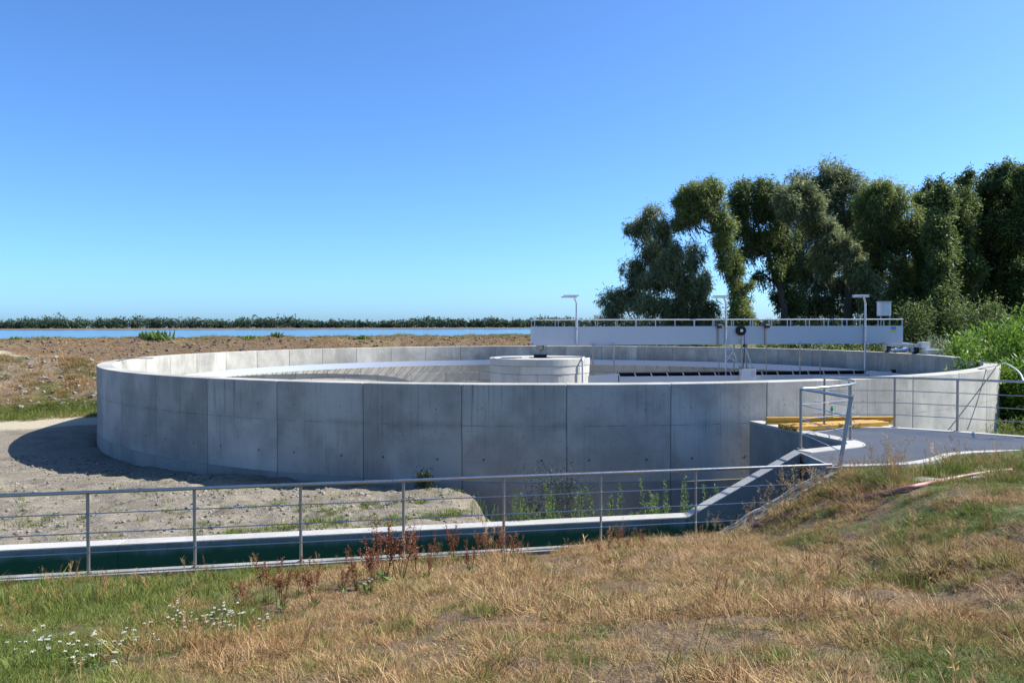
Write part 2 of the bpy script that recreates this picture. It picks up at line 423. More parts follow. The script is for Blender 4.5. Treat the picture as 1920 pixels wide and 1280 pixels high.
def pl(x, xs, ys): return np.interp(x, xs, ys)
def height(x, y):
    x = np.asarray(x, float); y = np.asarray(y, float)
    v = y - yr(x)
    # foreground bank
    near = -1.78 + .055 * np.clip(x, -9, 9)
    g = np.where(x < 3.05, -3.345 + .17 * sstep(.3, 1.8, x), np.clip(np.maximum(-3.175 + 0 * x, -3.36 + .49 * (x - 3.05)), -3.36, -2.32))
    g = g + .10 * sstep(7, 9, x)
    edge = np.where(x < 5.2, yr(x) - .13, pl(x, [p[0] for p in NEAR_EDGE], [p[1] for p in NEAR_EDGE]))
    t = np.clip((y - 2.8) / (edge - 2.8), 0, 1.0)
    tt = t ** .95
    bow = .05 * np.sin(np.pi * t) * sstep(-6, 4, x)
    fg = near * (1 - tt) + g * tt + bow + (fbm(x * .9, y * .9, 3) - .5) * .16 * np.sin(np.pi * np.clip(t, 0, 1)) + (fbm(x * 3.5, y * 3.5, 9) - .5) * .11 * sstep(0, .12, 1 - t)
    # ground past the walk on the right
    right = pl(y - edge, [0, 2.2, 5, 12], [-2.45, -2.5, -3.3, -3.7])
    # earth between channel and tank
    e = pl(v, [0, 1.8, 3.6, 7.3, 12.3, 24], [-3.36, -3.36, -3.45, -3.72, -3.95, -4.08]) + (fbm(x * .7, y * .7, 21) - .5) * .22 + (fbm(x * 2.6, y * 2.6, 22) - .5) * .22 * sstep(1.85, 2.6, v)
    xd = -.55 - (y - 13.6) * .26 + (fbm(y * 1.2, x * .9 + 3, 5) - .5) * 1.3
    e = e + (-4.85 + (fbm(x * 2, y * 2, 25) - .5) * .15 - e) * sstep(0, 1.9, x - xd) * (1 - sstep(17.5, 24, x))
    low = -4.1 + (fbm(x * .5, y * .5, 31) - .5) * .16
    # embankment
    s = ((y - 64) - .42 * (x - 1.3)) / 1.085
    zp = np.clip(-1.40 - .115 * (x + 27.7), -4.0, -1.25)
    cr = -.80 - 1.9 * sstep(9, 22, x)
    sh = 45 * sstep(6, 22, x)
    emb = np.where(s < -9, low + (zp - low) * np.clip((s + 15.5) / 6.5, 0, 1),
          np.where(s < -7, zp, np.where(s < 0, zp + (cr - zp) * np.clip((s + 7) / 7, 0, 1),
          np.where(s < 5 + sh, cr, cr + (-7.0 - cr) * np.clip((s - 5 - sh) / 12, 0, 1)))))
    rough_m = sstep(-16, -13, s) * (1 - sstep(4, 6, s))
    emb = emb + rough_m * ((fbm(x * .6, y * .6, 41) - .5) * .5 + (fbm(x * 2.2, y * 2.2, 43) - .5) * .22)
    k = sstep(20, 27, y)
    farz = emb
    mid = e
    midfar = mid * (1 - k) + farz * k
    # right side
    kr = sstep(9.5, 13, x)
    rfar = right * (1 - sstep(24, 50, y)) + np.maximum(farz, np.where(s < 5 + sh, -3.6, -9)) * sstep(24, 50, y)
    beyond = midfar * (1 - kr) + rfar * kr
    beyond = np.where((x > 5.2) & (x <= 13) & (y < 22) & (y >= edge), np.minimum(-2.75, np.where(x > 9.5, right - .3, -4.9)), beyond)
    z = np.where(y < edge, fg, beyond)
    # trench
    inch = (v > -.05) & (v < 1.74) & (x < 5.4)
    z = np.where(inch, -5.0, z)
    rr = np.hypot(x - CX, y - CY)
    z = np.where(rr < TI + .15, -7.0, z)
    # far shore
    z = np.where(y > 1440, -7 + 4.2 * sstep(1440, 1475, y), np.where(y > 150, np.minimum(z, -7.0), z))
    return z

# ------------------------------------------------------------------ ground sheet
def axis(parts):
    out = []
    for a, b, n in parts: out.append(np.linspace(a, b, n, endpoint=False))
    return np.concatenate(out + [np.array([parts[-1][1]])])
gx = axis([(-3000, -300, 12), (-300, -60, 30), (-60, -14, 110), (-14, 14, 250), (14, 60, 92), (60, 300, 30), (300, 3000, 12)])
gy = axis([(-300, -10, 8), (-10, 2, 14), (2, 20.5, 185), (20.5, 90, 175), (90, 170, 50), (170, 1400, 12), (1400, 1500, 10), (1500, 4000, 6)])
GX, GY = np.meshgrid(gx, gy); GZ = height(GX, GY)
nx, ny = len(gx), len(gy)
idx = np.arange(nx * ny).reshape(ny, nx)
F = np.stack([idx[:-1, :-1], idx[:-1, 1:], idx[1:, 1:], idx[1:, :-1]], -1).reshape(-1, 4)
V = np.stack([GX, GY, GZ], -1).reshape(-1, 3)

def green_mask(x, y, z):
    px, py = project(np.stack([x, y, z], -1))
    n = fbm(x * 1.1, y * 1.1, 51) - .5
    n2 = fbm(x * 3.3, y * 3.3, 54) - .5
    v = y - yr(x)
    g = np.zeros_like(x)
    g = np.maximum(g, (1 - sstep(380, 640, px)) * (1 - sstep(1120, 1235, py)) * .95)          # left, along the channel
    g = np.maximum(g, (1 - sstep(60, 400, px - (py - 1180) * .4)) * sstep(1150, 1200, py) * 1.0)
    g = np.maximum(g, .9 * sstep(-1.1, -.3, v) * (1 - sstep(560, 860, px)))                     # strip on the kerb
    g = np.maximum(g, .8 * sstep(1560, 1680, px) * (1 - sstep(900, 960, py)))                   # by the deck
    g = np.maximum(g, .55 * sstep(1560, 1800, px) * sstep(1130, 1230, py))
    g = np.maximum(g, .42 * sstep(1400, 1560, px) * (1 - sstep(1000, 1120, py)))
    n3 = fbm(x * 9, y * 9, 57, 2) - .5
    return np.clip(g * .8 + n * .9 + n2 * 1.1 + n3 * .7 + .08, 0, 1)

xs, ys, zs = V[:, 0], V[:, 1], V[:, 2]
vv = ys - yr(xs)
s_all = ((ys - 64) - .42 * (xs - 1.3)) / 1.085
fgm = np.where(xs < 5.2, vv < .2, ys < pl(xs, [p[0] for p in NEAR_EDGE], [p[1] for p in NEAR_EDGE]) + .5)
gm = np.where(fgm, green_mask(xs, ys, zs), 0)
embm = sstep(-17, -15, s_all) * (ys > 22)
patch = fbm(xs * .22, ys * .22, 61)
foot = np.exp(-((s_all + 15.8) / 1.7) ** 2) * (ys > 24)
gm = np.maximum(gm, np.where(ys > 22, np.maximum(foot, .55 * sstep(.52, .66, patch) * embm), 0))
gm = np.maximum(gm, sstep(10.5, 13, xs) * (~fgm) * .9)
gravel = np.where(fgm, 0, 1.0) * (1 - embm * .55) * (1 - sstep(11, 13, xs))
sand = np.exp(-((s_all + 19.5) / 2.0) ** 2) * (ys > 22) * (xs < -10)
path = np.exp(-((s_all + 8.0) / .9) ** 2) * (ys > 22)
brown = sstep(-8.5, -6.5, s_all) * (ys > 22) * (1 - sstep(12, 20, xs)) * .95
brown = np.maximum(brown, embm * .35)
gravel = np.where(foot > .5, .1, gravel)
farland = ys > 1300
gm = np.where(farland, .8, gm)
ground_me = fast_mesh('ground', V, F, 4)
z1 = np.ones((len(V), 4), np.float32); z1[:, 0] = gm; z1[:, 1] = gravel * (1 - gm); z1[:, 2] = np.maximum(sand, path * .55)
z2 = np.zeros((len(V), 4), np.float32); z2[:, 0] = brown * (1 - path * .8) * (1 - foot); z2[:, 3] = 1
for nm, arr in (('zone', z1), ('zone2', z2)):
    ca = ground_me.color_attributes.new(nm, 'FLOAT_COLOR', 'POINT'); ca.data.foreach_set('color', arr.ravel())
ground_me.polygons.foreach_set('use_smooth', [True] * len(ground_me.polygons))
ground_me.materials.append(M['ground'])
ground = bpy.data.objects.new('ground', ground_me); COL.objects.link(ground)
tag(ground, 'sloping ground of dry grass, grey gravel and brown earth around the tank', 'ground', kind='structure')

b = MB(); b.add([(-3000, 62, -4.6), (3000, 62, -4.6), (3000, 1500, -4.6), (-3000, 1500, -4.6)], [(0, 1, 2, 3)])
lake = b.build('lake', M['lake'], origin=(0, 700, -4.6)); tag(lake, 'wide calm blue lake beyond the brown embankment', 'lake', kind='structure')

# ------------------------------------------------------------------ scatter helper (geometry nodes, instances)
def proto_collection(name, meshes):
    c = bpy.data.collections.new(name)
    for i, me in enumerate(meshes):
        o = bpy.data.objects.new(f'{name}_{i:02d}', me); c.objects.link(o)
    return c
def scatter(name, coll, P, rot, scl, idx_, attrs, label, cat):
    me = bpy.data.meshes.new(name); me.vertices.add(len(P)); me.vertices.foreach_set('co', np.asarray(P, np.float32).ravel())
    def at(n, t, arr, key):
        a = me.attributes.new(n, t, 'POINT'); a.data.foreach_set(key, np.asarray(arr).ravel())
    at('rot', 'FLOAT_VECTOR', np.asarray(rot, np.float32), 'vector'); at('scl', 'FLOAT_VECTOR', np.asarray(scl, np.float32), 'vector')
    at('pick', 'INT', np.asarray(idx_, np.int32), 'value')
    for k, arr in attrs.items(): at(k, 'FLOAT', np.asarray(arr, np.float32), 'value')
    o = bpy.data.objects.new(name, me); COL.objects.link(o)
    ng = bpy.data.node_groups.new(name, 'GeometryNodeTree')
    ng.interface.new_socket('Geometry', in_out='INPUT', socket_type='NodeSocketGeometry'); ng.interface.new_socket('Geometry', in_out='OUTPUT', socket_type='NodeSocketGeometry')
    N, Lk = ng.nodes, ng.links
    gi, go = N.new('NodeGroupInput'), N.new('NodeGroupOutput')
    m2p = N.new('GeometryNodeMeshToPoints'); iop = N.new('GeometryNodeInstanceOnPoints'); ci = N.new('GeometryNodeCollectionInfo')
    ci.inputs['Collection'].default_value = coll; ci.inputs['Separate Children'].default_value = True; ci.inputs['Reset Children'].default_value = True
    def named(n, t):
        q = N.new('GeometryNodeInputNamedAttribute'); q.data_type = t; q.inputs['Name'].default_value = n; return q.outputs[0]
    Lk.new(gi.outputs[0], m2p.inputs[0]); Lk.new(m2p.outputs[0], iop.inputs['Points']); Lk.new(ci.outputs[0], iop.inputs['Instance'])
    iop.inputs['Pick Instance'].default_value = True
    Lk.new(named('pick', 'INT'), iop.inputs['Instance Index'])
    e2r = N.new('FunctionNodeEulerToRotation'); Lk.new(named('rot', 'FLOAT_VECTOR'), e2r.inputs[0]); Lk.new(e2r.outputs[0], iop.inputs['Rotation'])
    Lk.new(named('scl', 'FLOAT_VECTOR'), iop.inputs['Scale']); Lk.new(iop.outputs[0], go.inputs[0])
    md = o.modifiers.new('scatter', 'NODES'); md.node_group = ng
    tag(o, label, cat, kind='stuff'); return o

def blades_mesh(name, n, hmin, hmax, width, spread, lean, seed, mat, curl=.5, flat=0.0):
    r = np.random.default_rng(seed); Vv = []; Ff = []; T = []
    for i in range(n):
        a = r.uniform(0, 2 * np.pi); d = spread * np.sqrt(r.random()); bx, by = d * np.cos(a), d * np.sin(a)
        h = r.uniform(hmin, hmax); ld = a + r.normal(0, .9); ln = abs(r.normal(lean, .3)) + flat * r.random()
        wv = r.uniform(0, np.pi); wx, wy = np.cos(wv) * width / 2, np.sin(wv) * width / 2
        segs = 3; base = len(Vv); t0 = r.random()
        px_, py_, pz_ = bx, by, -.015; ang = ln * .5
        for k in range(segs + 1):
            w = 1 - (k / segs) ** 1.6 if k < segs else 0
            if k < segs:
                Vv += [(px_ - wx * w, py_ - wy * w, pz_), (px_ + wx * w, py_ + wy * w, pz_)]
            else: Vv.append((px_, py_, pz_))
            st = h / segs
            px_ += np.cos(ld) * np.sin(ang) * st; py_ += np.sin(ld) * np.sin(ang) * st; pz_ += max(np.cos(ang), -.15) * st
            ang += (ln * curl)
        for k in range(segs - 1):
            q = base + 2 * k; Ff += [(q, q + 1, q + 3), (q, q + 3, q + 2)]
        q = base + 2 * (segs - 1); Ff.append((q, q + 1, q + 2))
        T += [t0] * (2 * segs + 1)
    me = fast_mesh(name, np.array(Vv), np.array(Ff), 3)
    at = me.attributes.new('tint', 'FLOAT', 'POINT'); at.data.foreach_set('value', np.array(T, np.float32))
    me.materials.append(mat); return me

def seed_stalk_mesh(name, n, hmin, hmax, seed, mat):
    r = np.random.default_rng(seed); Vv = []; Ff = []; T = []
    def tri(a, b_, c, t):
        k = len(Vv); Vv.extend([a, b_, c]); Ff.append((k, k + 1, k + 2)); T.extend([t] * 3)
    for i in range(n):
        p0 = np.array([r.normal(0, .03), r.normal(0, .03), -.02]); h = r.uniform(hmin, hmax); ld = r.uniform(0, 6.28); ln = r.uniform(.05, .4)
        p1 = p0 + np.array([np.cos(ld) * ln * h * .5, np.sin(ld) * ln * h * .5, h * .6]); p2 = p0 + np.array([np.cos(ld) * ln * h, np.sin(ld) * ln * h, h])
        w = np.array([.0016, .0012, 0])
        for a, b_ in ((p0, p1), (p1, p2)): tri(a - w, a + w, b_, .5); tri(b_ - w, b_ + w, a, .5)
        t = r.random()
        for k in range(16):
            q = p1 + (p2 - p1) * (.35 + .65 * r.random()); o = r.normal(0, .012, 3); o[2] = abs(o[2]) + .008
            tri(q, q + o + [.003, 0, 0], q + o * 1.5 + [0, .003, .003], t)
    me = fast_mesh(name, np.array(Vv), np.array(Ff), 3)
    at = me.attributes.new('tint', 'FLOAT', 'POINT'); at.data.foreach_set('value', np.array(T, np.float32)); me.materials.append(mat); return me

gp = [blades_mesh(f'tuft_{i}', 46, .04, .105, .0046, .10, 1.05, 100 + i, M['grass'], .55, .6) for i in range(5)]        # 0-4 matted
gp += [blades_mesh(f'tuft_u{i}', 40, .05, .15, .0046, .085, .5, 120 + i, M['grass'], .45) for i in range(4)]          # 5-8 upright
gp += [blades_mesh(f'tuft_l{i}', 26, .08, .2, .0045, .12, 1.4, 140 + i, M['grass'], .2, .4) for i in range(3)]       # 9-11 lying straw
gp += [seed_stalk_mesh(f'tuft_v{i}', 6, .16, .36, 150 + i, M['grass']) for i in range(3)]                               # 12-14 seed stalks
gp += [blades_mesh(f'tuft_w{i}', 34, .03, .085, .013, .09, 1.0, 160 + i, M['grass'], .4, .4) for i in range(3)]        # 15-17 low broad leaves
GRASS = proto_collection('grass_tufts', gp)

def in_frame(P, m=80):
    px, py = project(P); return (px > -m) & (px < 1920 + m) & (py > -50) & (py < 1280 + 2.2 * m) & (P[:, 1] > 1.2)
def deck_edge(x): return pl(x, [p[0] for p in NEAR_EDGE], [p[1] for p in NEAR_EDGE])
n = 135000
x = rng.uniform(-11, 14, n); y = rng.uniform(2.0, 15, n)
keep = np.where(x < 5.2, y < yr(x) - .07 - .06 * np.sin(x * 7.3), y < deck_edge(x) - .02)
x, y = x[keep], y[keep]; z = height(x, y); P = np.stack([x, y, z], -1)
k = in_frame(P); P = P[k]; x, y, z = P.T
g = green_mask(x, y, z)
bare = fbm(x * 1.7, y * 1.7, 71)
k = rng.random(len(x)) < np.clip(1.2 - 1.25 * sstep(.50, .64, bare), .10, 1)
P = P[k]; x, y, z = P.T; g = g[k]; n = len(x)
print('grass tufts', n)
u = rng.random(n)
tall = sstep(.45, .7, fbm(x * .8, y * .8, 77))
vline = np.where(x < 5.2, yr(x) - y, deck_edge(x) - y)
near_edge = 1 - sstep(.1, .9, vline)
pick = np.where(u < .44 - .2 * g, rng.integers(0, 5, n), np.where(u < .53 + .15 * g, rng.integers(5, 9, n), np.where(u < .86 - .1 * g, rng.integers(9, 12, n), np.where(u < .86 + .05, rng.integers(0, 5, n), rng.integers(15, 18, n)))))
stalk = rng.random(n) < (.006 + .02 * tall + .05 * near_edge * (x > -1.5) * (x < 3.4))
pick = np.where(stalk, rng.integers(12, 15, n), pick)
clump = sstep(.55, .75, fbm(x * 5, y * 5, 78, 2))
sc = rng.uniform(.4, 1.0, n) * (.75 + .45 * tall) * (1 + .1 * g) * (1 + .75 * clump)
sc = np.where(pick >= 15, sc * .9, sc)
warm = np.clip(fbm(x * .6, y * .6, 81) * 1.6 - .45 + rng.normal(0, .25, n), 0, 1)
warm = np.where(stalk, np.clip(warm + .4, 0, 1), warm)
gg = np.where(pick >= 15, np.clip(g + .55, 0, 1), g) ; gg = np.where(stalk, g * .2, gg)
gg = np.clip(gg + (rng.random(n) < .05) * .8, 0, 1)
rot = np.stack([rng.normal(0, .12, n), rng.normal(0, .12, n), rng.uniform(0, 6.28, n)], -1)
scatter('dry_grass', GRASS, P, rot, np.stack([sc, sc, sc * rng.uniform(.75, 1.2, n)], -1), pick, {'green': gg, 'warm': warm}, 'matted straw-dry meadow grass with green patches on the near bank', 'grass')

# grass beyond: foot of the rubble slope, crest, right-hand verge, weeds on the earth
def tufts_zone(n, xr, yrg, fn, name, label, sc0, gfun, picks):
    x = rng.uniform(*xr, n); y = rng.uniform(*yrg, n); w = fn(x, y); k = rng.random(n) < w
    x, y = x[k], y[k]; z = height(x, y); P = np.stack([x, y, z], -1); k = in_frame(P, 60); P = P[k]; x, y, z = P.T; n = len(x)
    sc = rng.uniform(.7, 1.3, n) * sc0; pk = rng.choice(picks, n); g = gfun(x, y)
    rot = np.stack([rng.normal(0, .1, n), rng.normal(0, .1, n), rng.uniform(0, 6.28, n)], -1)
    print(name, n)
    return scatter(name, GRASS, P, rot, np.stack([sc * 1.2, sc * 1.2, sc], -1), pk, {'green': g, 'warm': np.clip(rng.normal(.3, .3, n), 0, 1)}, label, 'grass')
def sfun(x, y): return ((y - 64) - .42 * (x - 1.3)) / 1.085
def outside(x, y): return np.hypot(x - CX, y - CY) > TR + .25
def w_slope(x, y):
    s = sfun(x, y); p = fbm(x * .45, y * .45, 91)
    return ((s > -18) & (s < -8.6) & (y > 24) & outside(x, y)) * np.clip(np.exp(-((s + 15.8) / 1.3) ** 2) * 1.3 + .3 + .6 * sstep(.45, .6, p), 0, 1)
tufts_zone(30000, (-42, -14), (26, 52), w_slope, 'slope_grass', 'green and straw grass tufts on the rubble slope left of the tank', 2.0,
           lambda x, y: np.clip(np.exp(-((sfun(x, y) + 15.8) / 1.8) ** 2) * .8 + fbm(x * .8, y * .8, 93) * 1.5 - .35, 0, 1), [0, 1, 2, 5, 6, 7, 8, 15, 16])
def w_levee(x, y):
    s = sfun(x, y)
    return ((s > -8) & (s < 3) & (y > 24) & outside(x, y)) * np.clip(.34 + .9 * sstep(-1.2, .3, s) * (.25 + .75 * (x < -16)) + .3 * sstep(.5, .65, fbm(x * .3, y * .3, 95)), 0, 1) * (x < 14)
tufts_zone(60000, (-52, 14), (36, 75), w_levee, 'embankment_grass', 'sparse yellowed grass on the brown embankment along the lake', 1.55,
           lambda x, y: np.clip(.15 + .45 * sstep(-.8, .5, sfun(x, y)) + .4 * (fbm(x * .3, y * .3, 97) - .5), 0, 1), [0, 1, 2, 3, 9, 10, 5, 6])
def w_right(x, y): return ((x > 10.5) & (y > deck_edge(x) + 2.3) & outside(x, y) & (y < 48)) * 1.0
tufts_zone(16000, (10, 32), (14, 48), w_right, 'verge_grass', 'lush green grass at the foot of the tank beside the shrubs', 2.2, lambda x, y: np.full(len(x), .85), [5, 6, 7, 8, 12, 13])
def w_earth(x, y):
    v = y - yr(x); p = fbm(x * .9, y * .9, 99)
    strip = np.exp(-((v - 2.2) / .45) ** 2) * sstep(-6.2, -4.6, x) * (1 - sstep(-1.2, -.6, x))
    return ((v > 1.88) & (v < 11) & outside(x, y) & (x < -.5)) * np.clip(.025 + .42 * sstep(.60, .72, p) * (v < 4.6) + .85 * strip * sstep(.35, .55, fbm(x * 2, y * 2, 98)), 0, 1)
tufts_zone(15000, (-16, 0), (11, 24), w_earth, 'earth_weeds', 'low green weeds sprouting from the gravel behind the channel', 1.0, lambda x, y: np.full(len(x), .95), [5, 6, 15, 16, 17, 8])

# stones: pebbles on the earth, rubble on the slope
def rock_mesh(name, seed, mat):
    import bmesh
    bm = bmesh.new(); bmesh.ops.create_icosphere(bm, subdivisions=2, radius=1)
    r = random.Random(seed); o = Vector((r.random() * 50, r.random() * 50, r.random() * 50))
    for v_ in bm.verts:
        d = 1 + .45 * mnoise.noise(v_.co * 1.1 + o) + .18 * mnoise.noise(v_.co * 2.7 + o); v_.co = Vector((v_.co.x * d, v_.co.y * d * .85, v_.co.z * d * .62))
    me = bpy.data.meshes.new(name); bm.to_mesh(me); bm.free(); me.materials.append(mat); return me
PEB = proto_collection('pebbles', [rock_mesh(f'pebble_{i}', i, M['pebble']) for i in range(5)])
RUB = proto_collection('rubble', [rock_mesh(f'rubble_{i}', 20 + i, M['rock']) for i in range(5)])
M['clod'] = mat_plain('brown_clod', (.07, .05, .035), (.26, .20, .14), 2)
CLOD = proto_collection('clods', [rock_mesh(f'clod_{i}', 40 + i, M['clod']) for i in range(5)])
def stones(n, xr, yrg, fn, name, coll, label, smin, smax, pw):
    x = rng.uniform(*xr, n); y = rng.uniform(*yrg, n); k = rng.random(n) < fn(x, y); x, y = x[k], y[k]; P = np.stack([x, y, height(x, y)], -1); k = in_frame(P, 60); P = P[k]; n = len(P)
    s = smin + (smax - smin) * rng.random(n) ** pw; P[:, 2] += s * .15
    print(name, n)
    return scatter(name, coll, P, rng.uniform(0, 6.28, (n, 3)) * [.06, .06, 1], np.stack([s] * 3, -1), rng.integers(0, 5, n), {}, label, 'stones')
stones(26000, (-17, 1), (12, 25), lambda x, y: ((y - yr(x) > 1.88) & outside(x, y)) * (.25 + .75 * sstep(.45, .6, fbm(x * .8, y * .8, 103))), 'gravel_stones', PEB, 'grey pebbles and clods strewn over the bare earth', .006, .055, 6)
stones(34000, (-42, -14), (28, 52), lambda x, y: ((sfun(x, y) > -15) & (sfun(x, y) < -8.8) & outside(x, y)) * np.clip(.12 + .95 * sstep(.5, .6, fbm(x * .3, y * .3, 105)) * sstep(-13.5, -11.5, sfun(x, y)), 0, 1), 'rubble_stones', RUB, 'pale rubble stones on the slope left of the tank', .03, .14, 2.2)
stones(20000, (-50, 12), (40, 70), lambda x, y: ((sfun(x, y) > -7) & (sfun(x, y) < .5) & outside(x, y)) * 1.0, 'embankment_stones', CLOD, 'small brown stones and clods on the lakeside embankment', .03, .13, 3)

# ------------------------------------------------------------------ the round tank
NP = 46; DA = 2 * math.pi / NP
tank = empty('settling_tank', (CX, CY, -4.1), 'large round concrete settling tank with a thick smooth rim', 'tank')
TO = world_origin(tank)
def ring_seg(r0, r1, z0, z1, half, n=10, cham=.014, gap=.0055):
    """wedge of a ring in local polar coordinates centred on angle -90deg, chamfered at its vertical ends and rim edges"""
    m = MB(); A = np.linspace(-half + gap / r1, half - gap / r1, n + 1)
    ca = cham / r1
    A = np.concatenate([[A[0]], [A[0] + ca], A[1:-1], [A[-1] - ca], [A[-1]]]); N = len(A)
    prof = [(r1, z0), (r1, z1 - cham), (r1 - cham, z1), (r0 + cham, z1), (r0, z1 - cham), (r0, z0)]
    vs_ = []
    for i, a in enumerate(A):
        e = cham if i in (0, N - 1) else 0
        for (r, z) in prof:
            rr = r - e if r > (r0 + r1) / 2 else r + e
            vs_.append((rr * math.sin(a), -rr * math.cos(a), z - (e * .35 if z == z1 else 0)))
    fs = []; K = len(prof)
    for i in range(N - 1):
        for j in range(K):
            k = (j + 1) % K; fs.append((i * K + j, (i + 1) * K + j, (i + 1) * K + k, i * K + k))
    fs.append(tuple(range(K))); fs.append(tuple((N - 1) * K + j for j in range(K - 1, -1, -1)))
    m.add(vs_, fs); return m
def ring_copies(name, m, mats, count, parent, a0=0.0, smooth=True, skip=None):
    me = m.mesh(name, (0, 0, 0), mats if isinstance(mats, list) else [mats], smooth); 
    if smooth: shade_auto(me, 25)
    for i in range(count):
        if skip and skip(i): continue
        o = bpy.data.objects.new(name, me); COL.objects.link(o); o.parent = parent; o.rotation_euler.z = a0 + i * 2 * math.pi / count
FOOT = -3.64
wp = ring_seg(TI, TR, FOOT - TO[2], RIM - TO[2], DA / 2)
wp.cur = 1
for ah, zz in ((-.29, -3.12), (.26, -3.13), (-.30, -1.92), (.25, -1.95)):                       # formwork tie holes
    a = ah * DA; c = Vector((TR * math.sin(a), -TR * math.cos(a), zz - TO[2])); nrm = Vector((math.sin(a), -math.cos(a), 0)); t = Vector((math.cos(a), math.sin(a), 0))
    rr = .032 if zz < -3 else .017
    vs_ = [c + nrm * .0015 + (t * math.cos(q) + Vector((0, 0, 1)) * math.sin(q)) * rr for q in np.linspace(0, 2 * math.pi, 10, endpoint=False)]
    wp.add(vs_, [tuple(range(10))])
M['hole'] = concrete('tie_hole_mortar', (.20, .20, .20), (.10, .10, .10), .8, .2)
ring_copies('wall_panel', wp, [M['wall'], M['hole']], NP, tank, DA / 2)
ring_copies('base_panel', ring_seg(TI - .2, TR + .014, -5.6 - TO[2], FOOT - .006 - TO[2], DA / 2, cham=.01), M['base'], NP, tank, DA / 2)
M['joint'] = metal('joint_sealant', (.05, .05, .05), .8, 0, .2)
m = MB(); m.lathe((0, 0, 0), [(TR - .03, -5.6 - TO[2]), (TR - .03, RIM - .03 - TO[2]), (TI + .03, RIM - .03 - TO[2]), (TI + .03, -5.6 - TO[2])], 184, cap=False)
m.build('joint_filler', M['joint'], None, (0, 0, 0), smooth=True).parent = tank
# overflow launder inside: two courses of blocks, bright scum baffle on brackets
LR0, LR1 = 16.98, 17.16
ring_copies('launder_block', ring_seg(LR0, LR1, -3.05 - TO[2], -2.36 - TO[2], DA / 2, 6, .012), M['inner'], NP, tank, DA / 2)
ring_copies('lower_block', ring_seg(LR0 - .02, TI - .21, -3.62 - TO[2], -3.06 - TO[2], DA / 2, 6, .012), M['inner'], NP, tank, 0)
ring_copies('footing_block', ring_seg(LR0 - .05, TI - .21, -5.6 - TO[2], -3.64 - TO[2], DA / 2, 6, .012), M['inner'], NP, tank, DA / 2)
m = MB(); m.lathe(TO * 0, [(LR1 - .02, -3.10 - TO[2]), (TI + .05, -3.10 - TO[2])], 138, cap=False); m.build('launder_floor', M['inner'], None, (0, 0, 0)).parent = tank
m = MB(); BR = 16.62
m.lathe((0, 0, 0), [(BR, -2.57 - TO[2]), (BR, -2.24 - TO[2]), (BR + .006, -2.24 - TO[2]), (BR + .006, -2.57 - TO[2])], 138, cap=False)
o = m.build('scum_baffle', M['baffle'], None, (0, 0, 0), smooth=True); o.parent = tank
m = MB()
for i in range(138):
    a = (i + .5) * 2 * math.pi / 138; c, s_ = math.cos(a), math.sin(a)
    m.bar(((BR + .006) * c, (BR + .006) * s_, -2.44 - TO[2]), ((LR0 + .02) * c, (LR0 + .02) * s_, -2.44 - TO[2]), .035, .035)
    m.bar(((BR + .006) * c, (BR + .006) * s_, -2.53 - TO[2]), ((LR0 + .02) * c, (LR0 + .02) * s_, -2.75 - TO[2]), .03, .03)
o = m.build('baffle_bracket', M['galv2'], None, (0, 0, 0)); o.parent = tank; o['kind'] = 'stuff'
m = MB(); m.lathe((0, 0, 0), [(0.01, -5.55 - TO[2]), (17.1, -5.3 - TO[2])], 64, cap=False); o = m.build('tank_floor', M['inner'], None, (0, 0, 0)); o.parent = tank
# short bar bolted on the rim at the left
m = MB(); pa = at_z(282, 698, RIM + .02); 
p0 = np.array([CX + (TI + .12) * math.cos(R_(196)), CY + (TI + .12) * math.sin(R_(196)), RIM])
bar = empty('rim_bracket', (p0[0], p0[1], RIM), 'thin dark bent metal bar lying on the tank rim at the left', 'bracket')
m.bar((p0[0], p0[1], RIM + .02), (p0[0] + .25, p0[1] + .5, RIM + .09), .03, .03); m.bar((p0[0] + .25, p0[1] + .5, RIM + .09), (p0[0] + 1.15, p0[1] + .55, RIM + .09), .03, .03)
m.build('bar', M['dark'], bar)
m = MB(); m.box((p0[0], p0[1], RIM + .006), (.12, .12, .012)); m.build('foot_plate', M['dark'], bar)

# ------------------------------------------------------------------ centre pier
pier = empty('centre_pier', (CX, CY, -5.5), 'round pale concrete pier of curved blocks in the tank centre', 'pier')
PO = world_origin(pier); PR = 2.28; PT = -1.44
def pier_course(name, z0, z1, r, count, a0):
    ring_copies(name, ring_seg(.9, r, z0 - PO[2], z1 - PO[2], math.pi / count, max(3, 48 // count), .012, .003), M['pier'], count, pier, a0)
pier_course('cap_block', -1.74, PT, PR + .02, 4, R_(40))
pier_course('course_block', -2.09, -1.75, PR, 5, R_(12))
pier_course('course_block', -2.75, -2.10, PR - .02, 16, R_(7))
pier_course('course_block', -5.5, -2.76, PR - .02, 16, R_(18))
m = MB(); m.lathe((CX, CY, 0), [(.02, PT - .05), (.92, PT - .05)], 40, cap=False); m.build('core_top', M['pier'], pier)
m = MB(); pt = at_d(1092, 700, CY - 1.6); m.tube([(pt[0], pt[1], -2.9), (pt[0], pt[1], PT - .08), (pt[0] + .02, pt[1] + .1, PT + .02), (pt[0] + .1, pt[1] + .5, PT + .04)], .045, 10); m.build('drain_pipe', M['galv2'], pier, smooth=True)

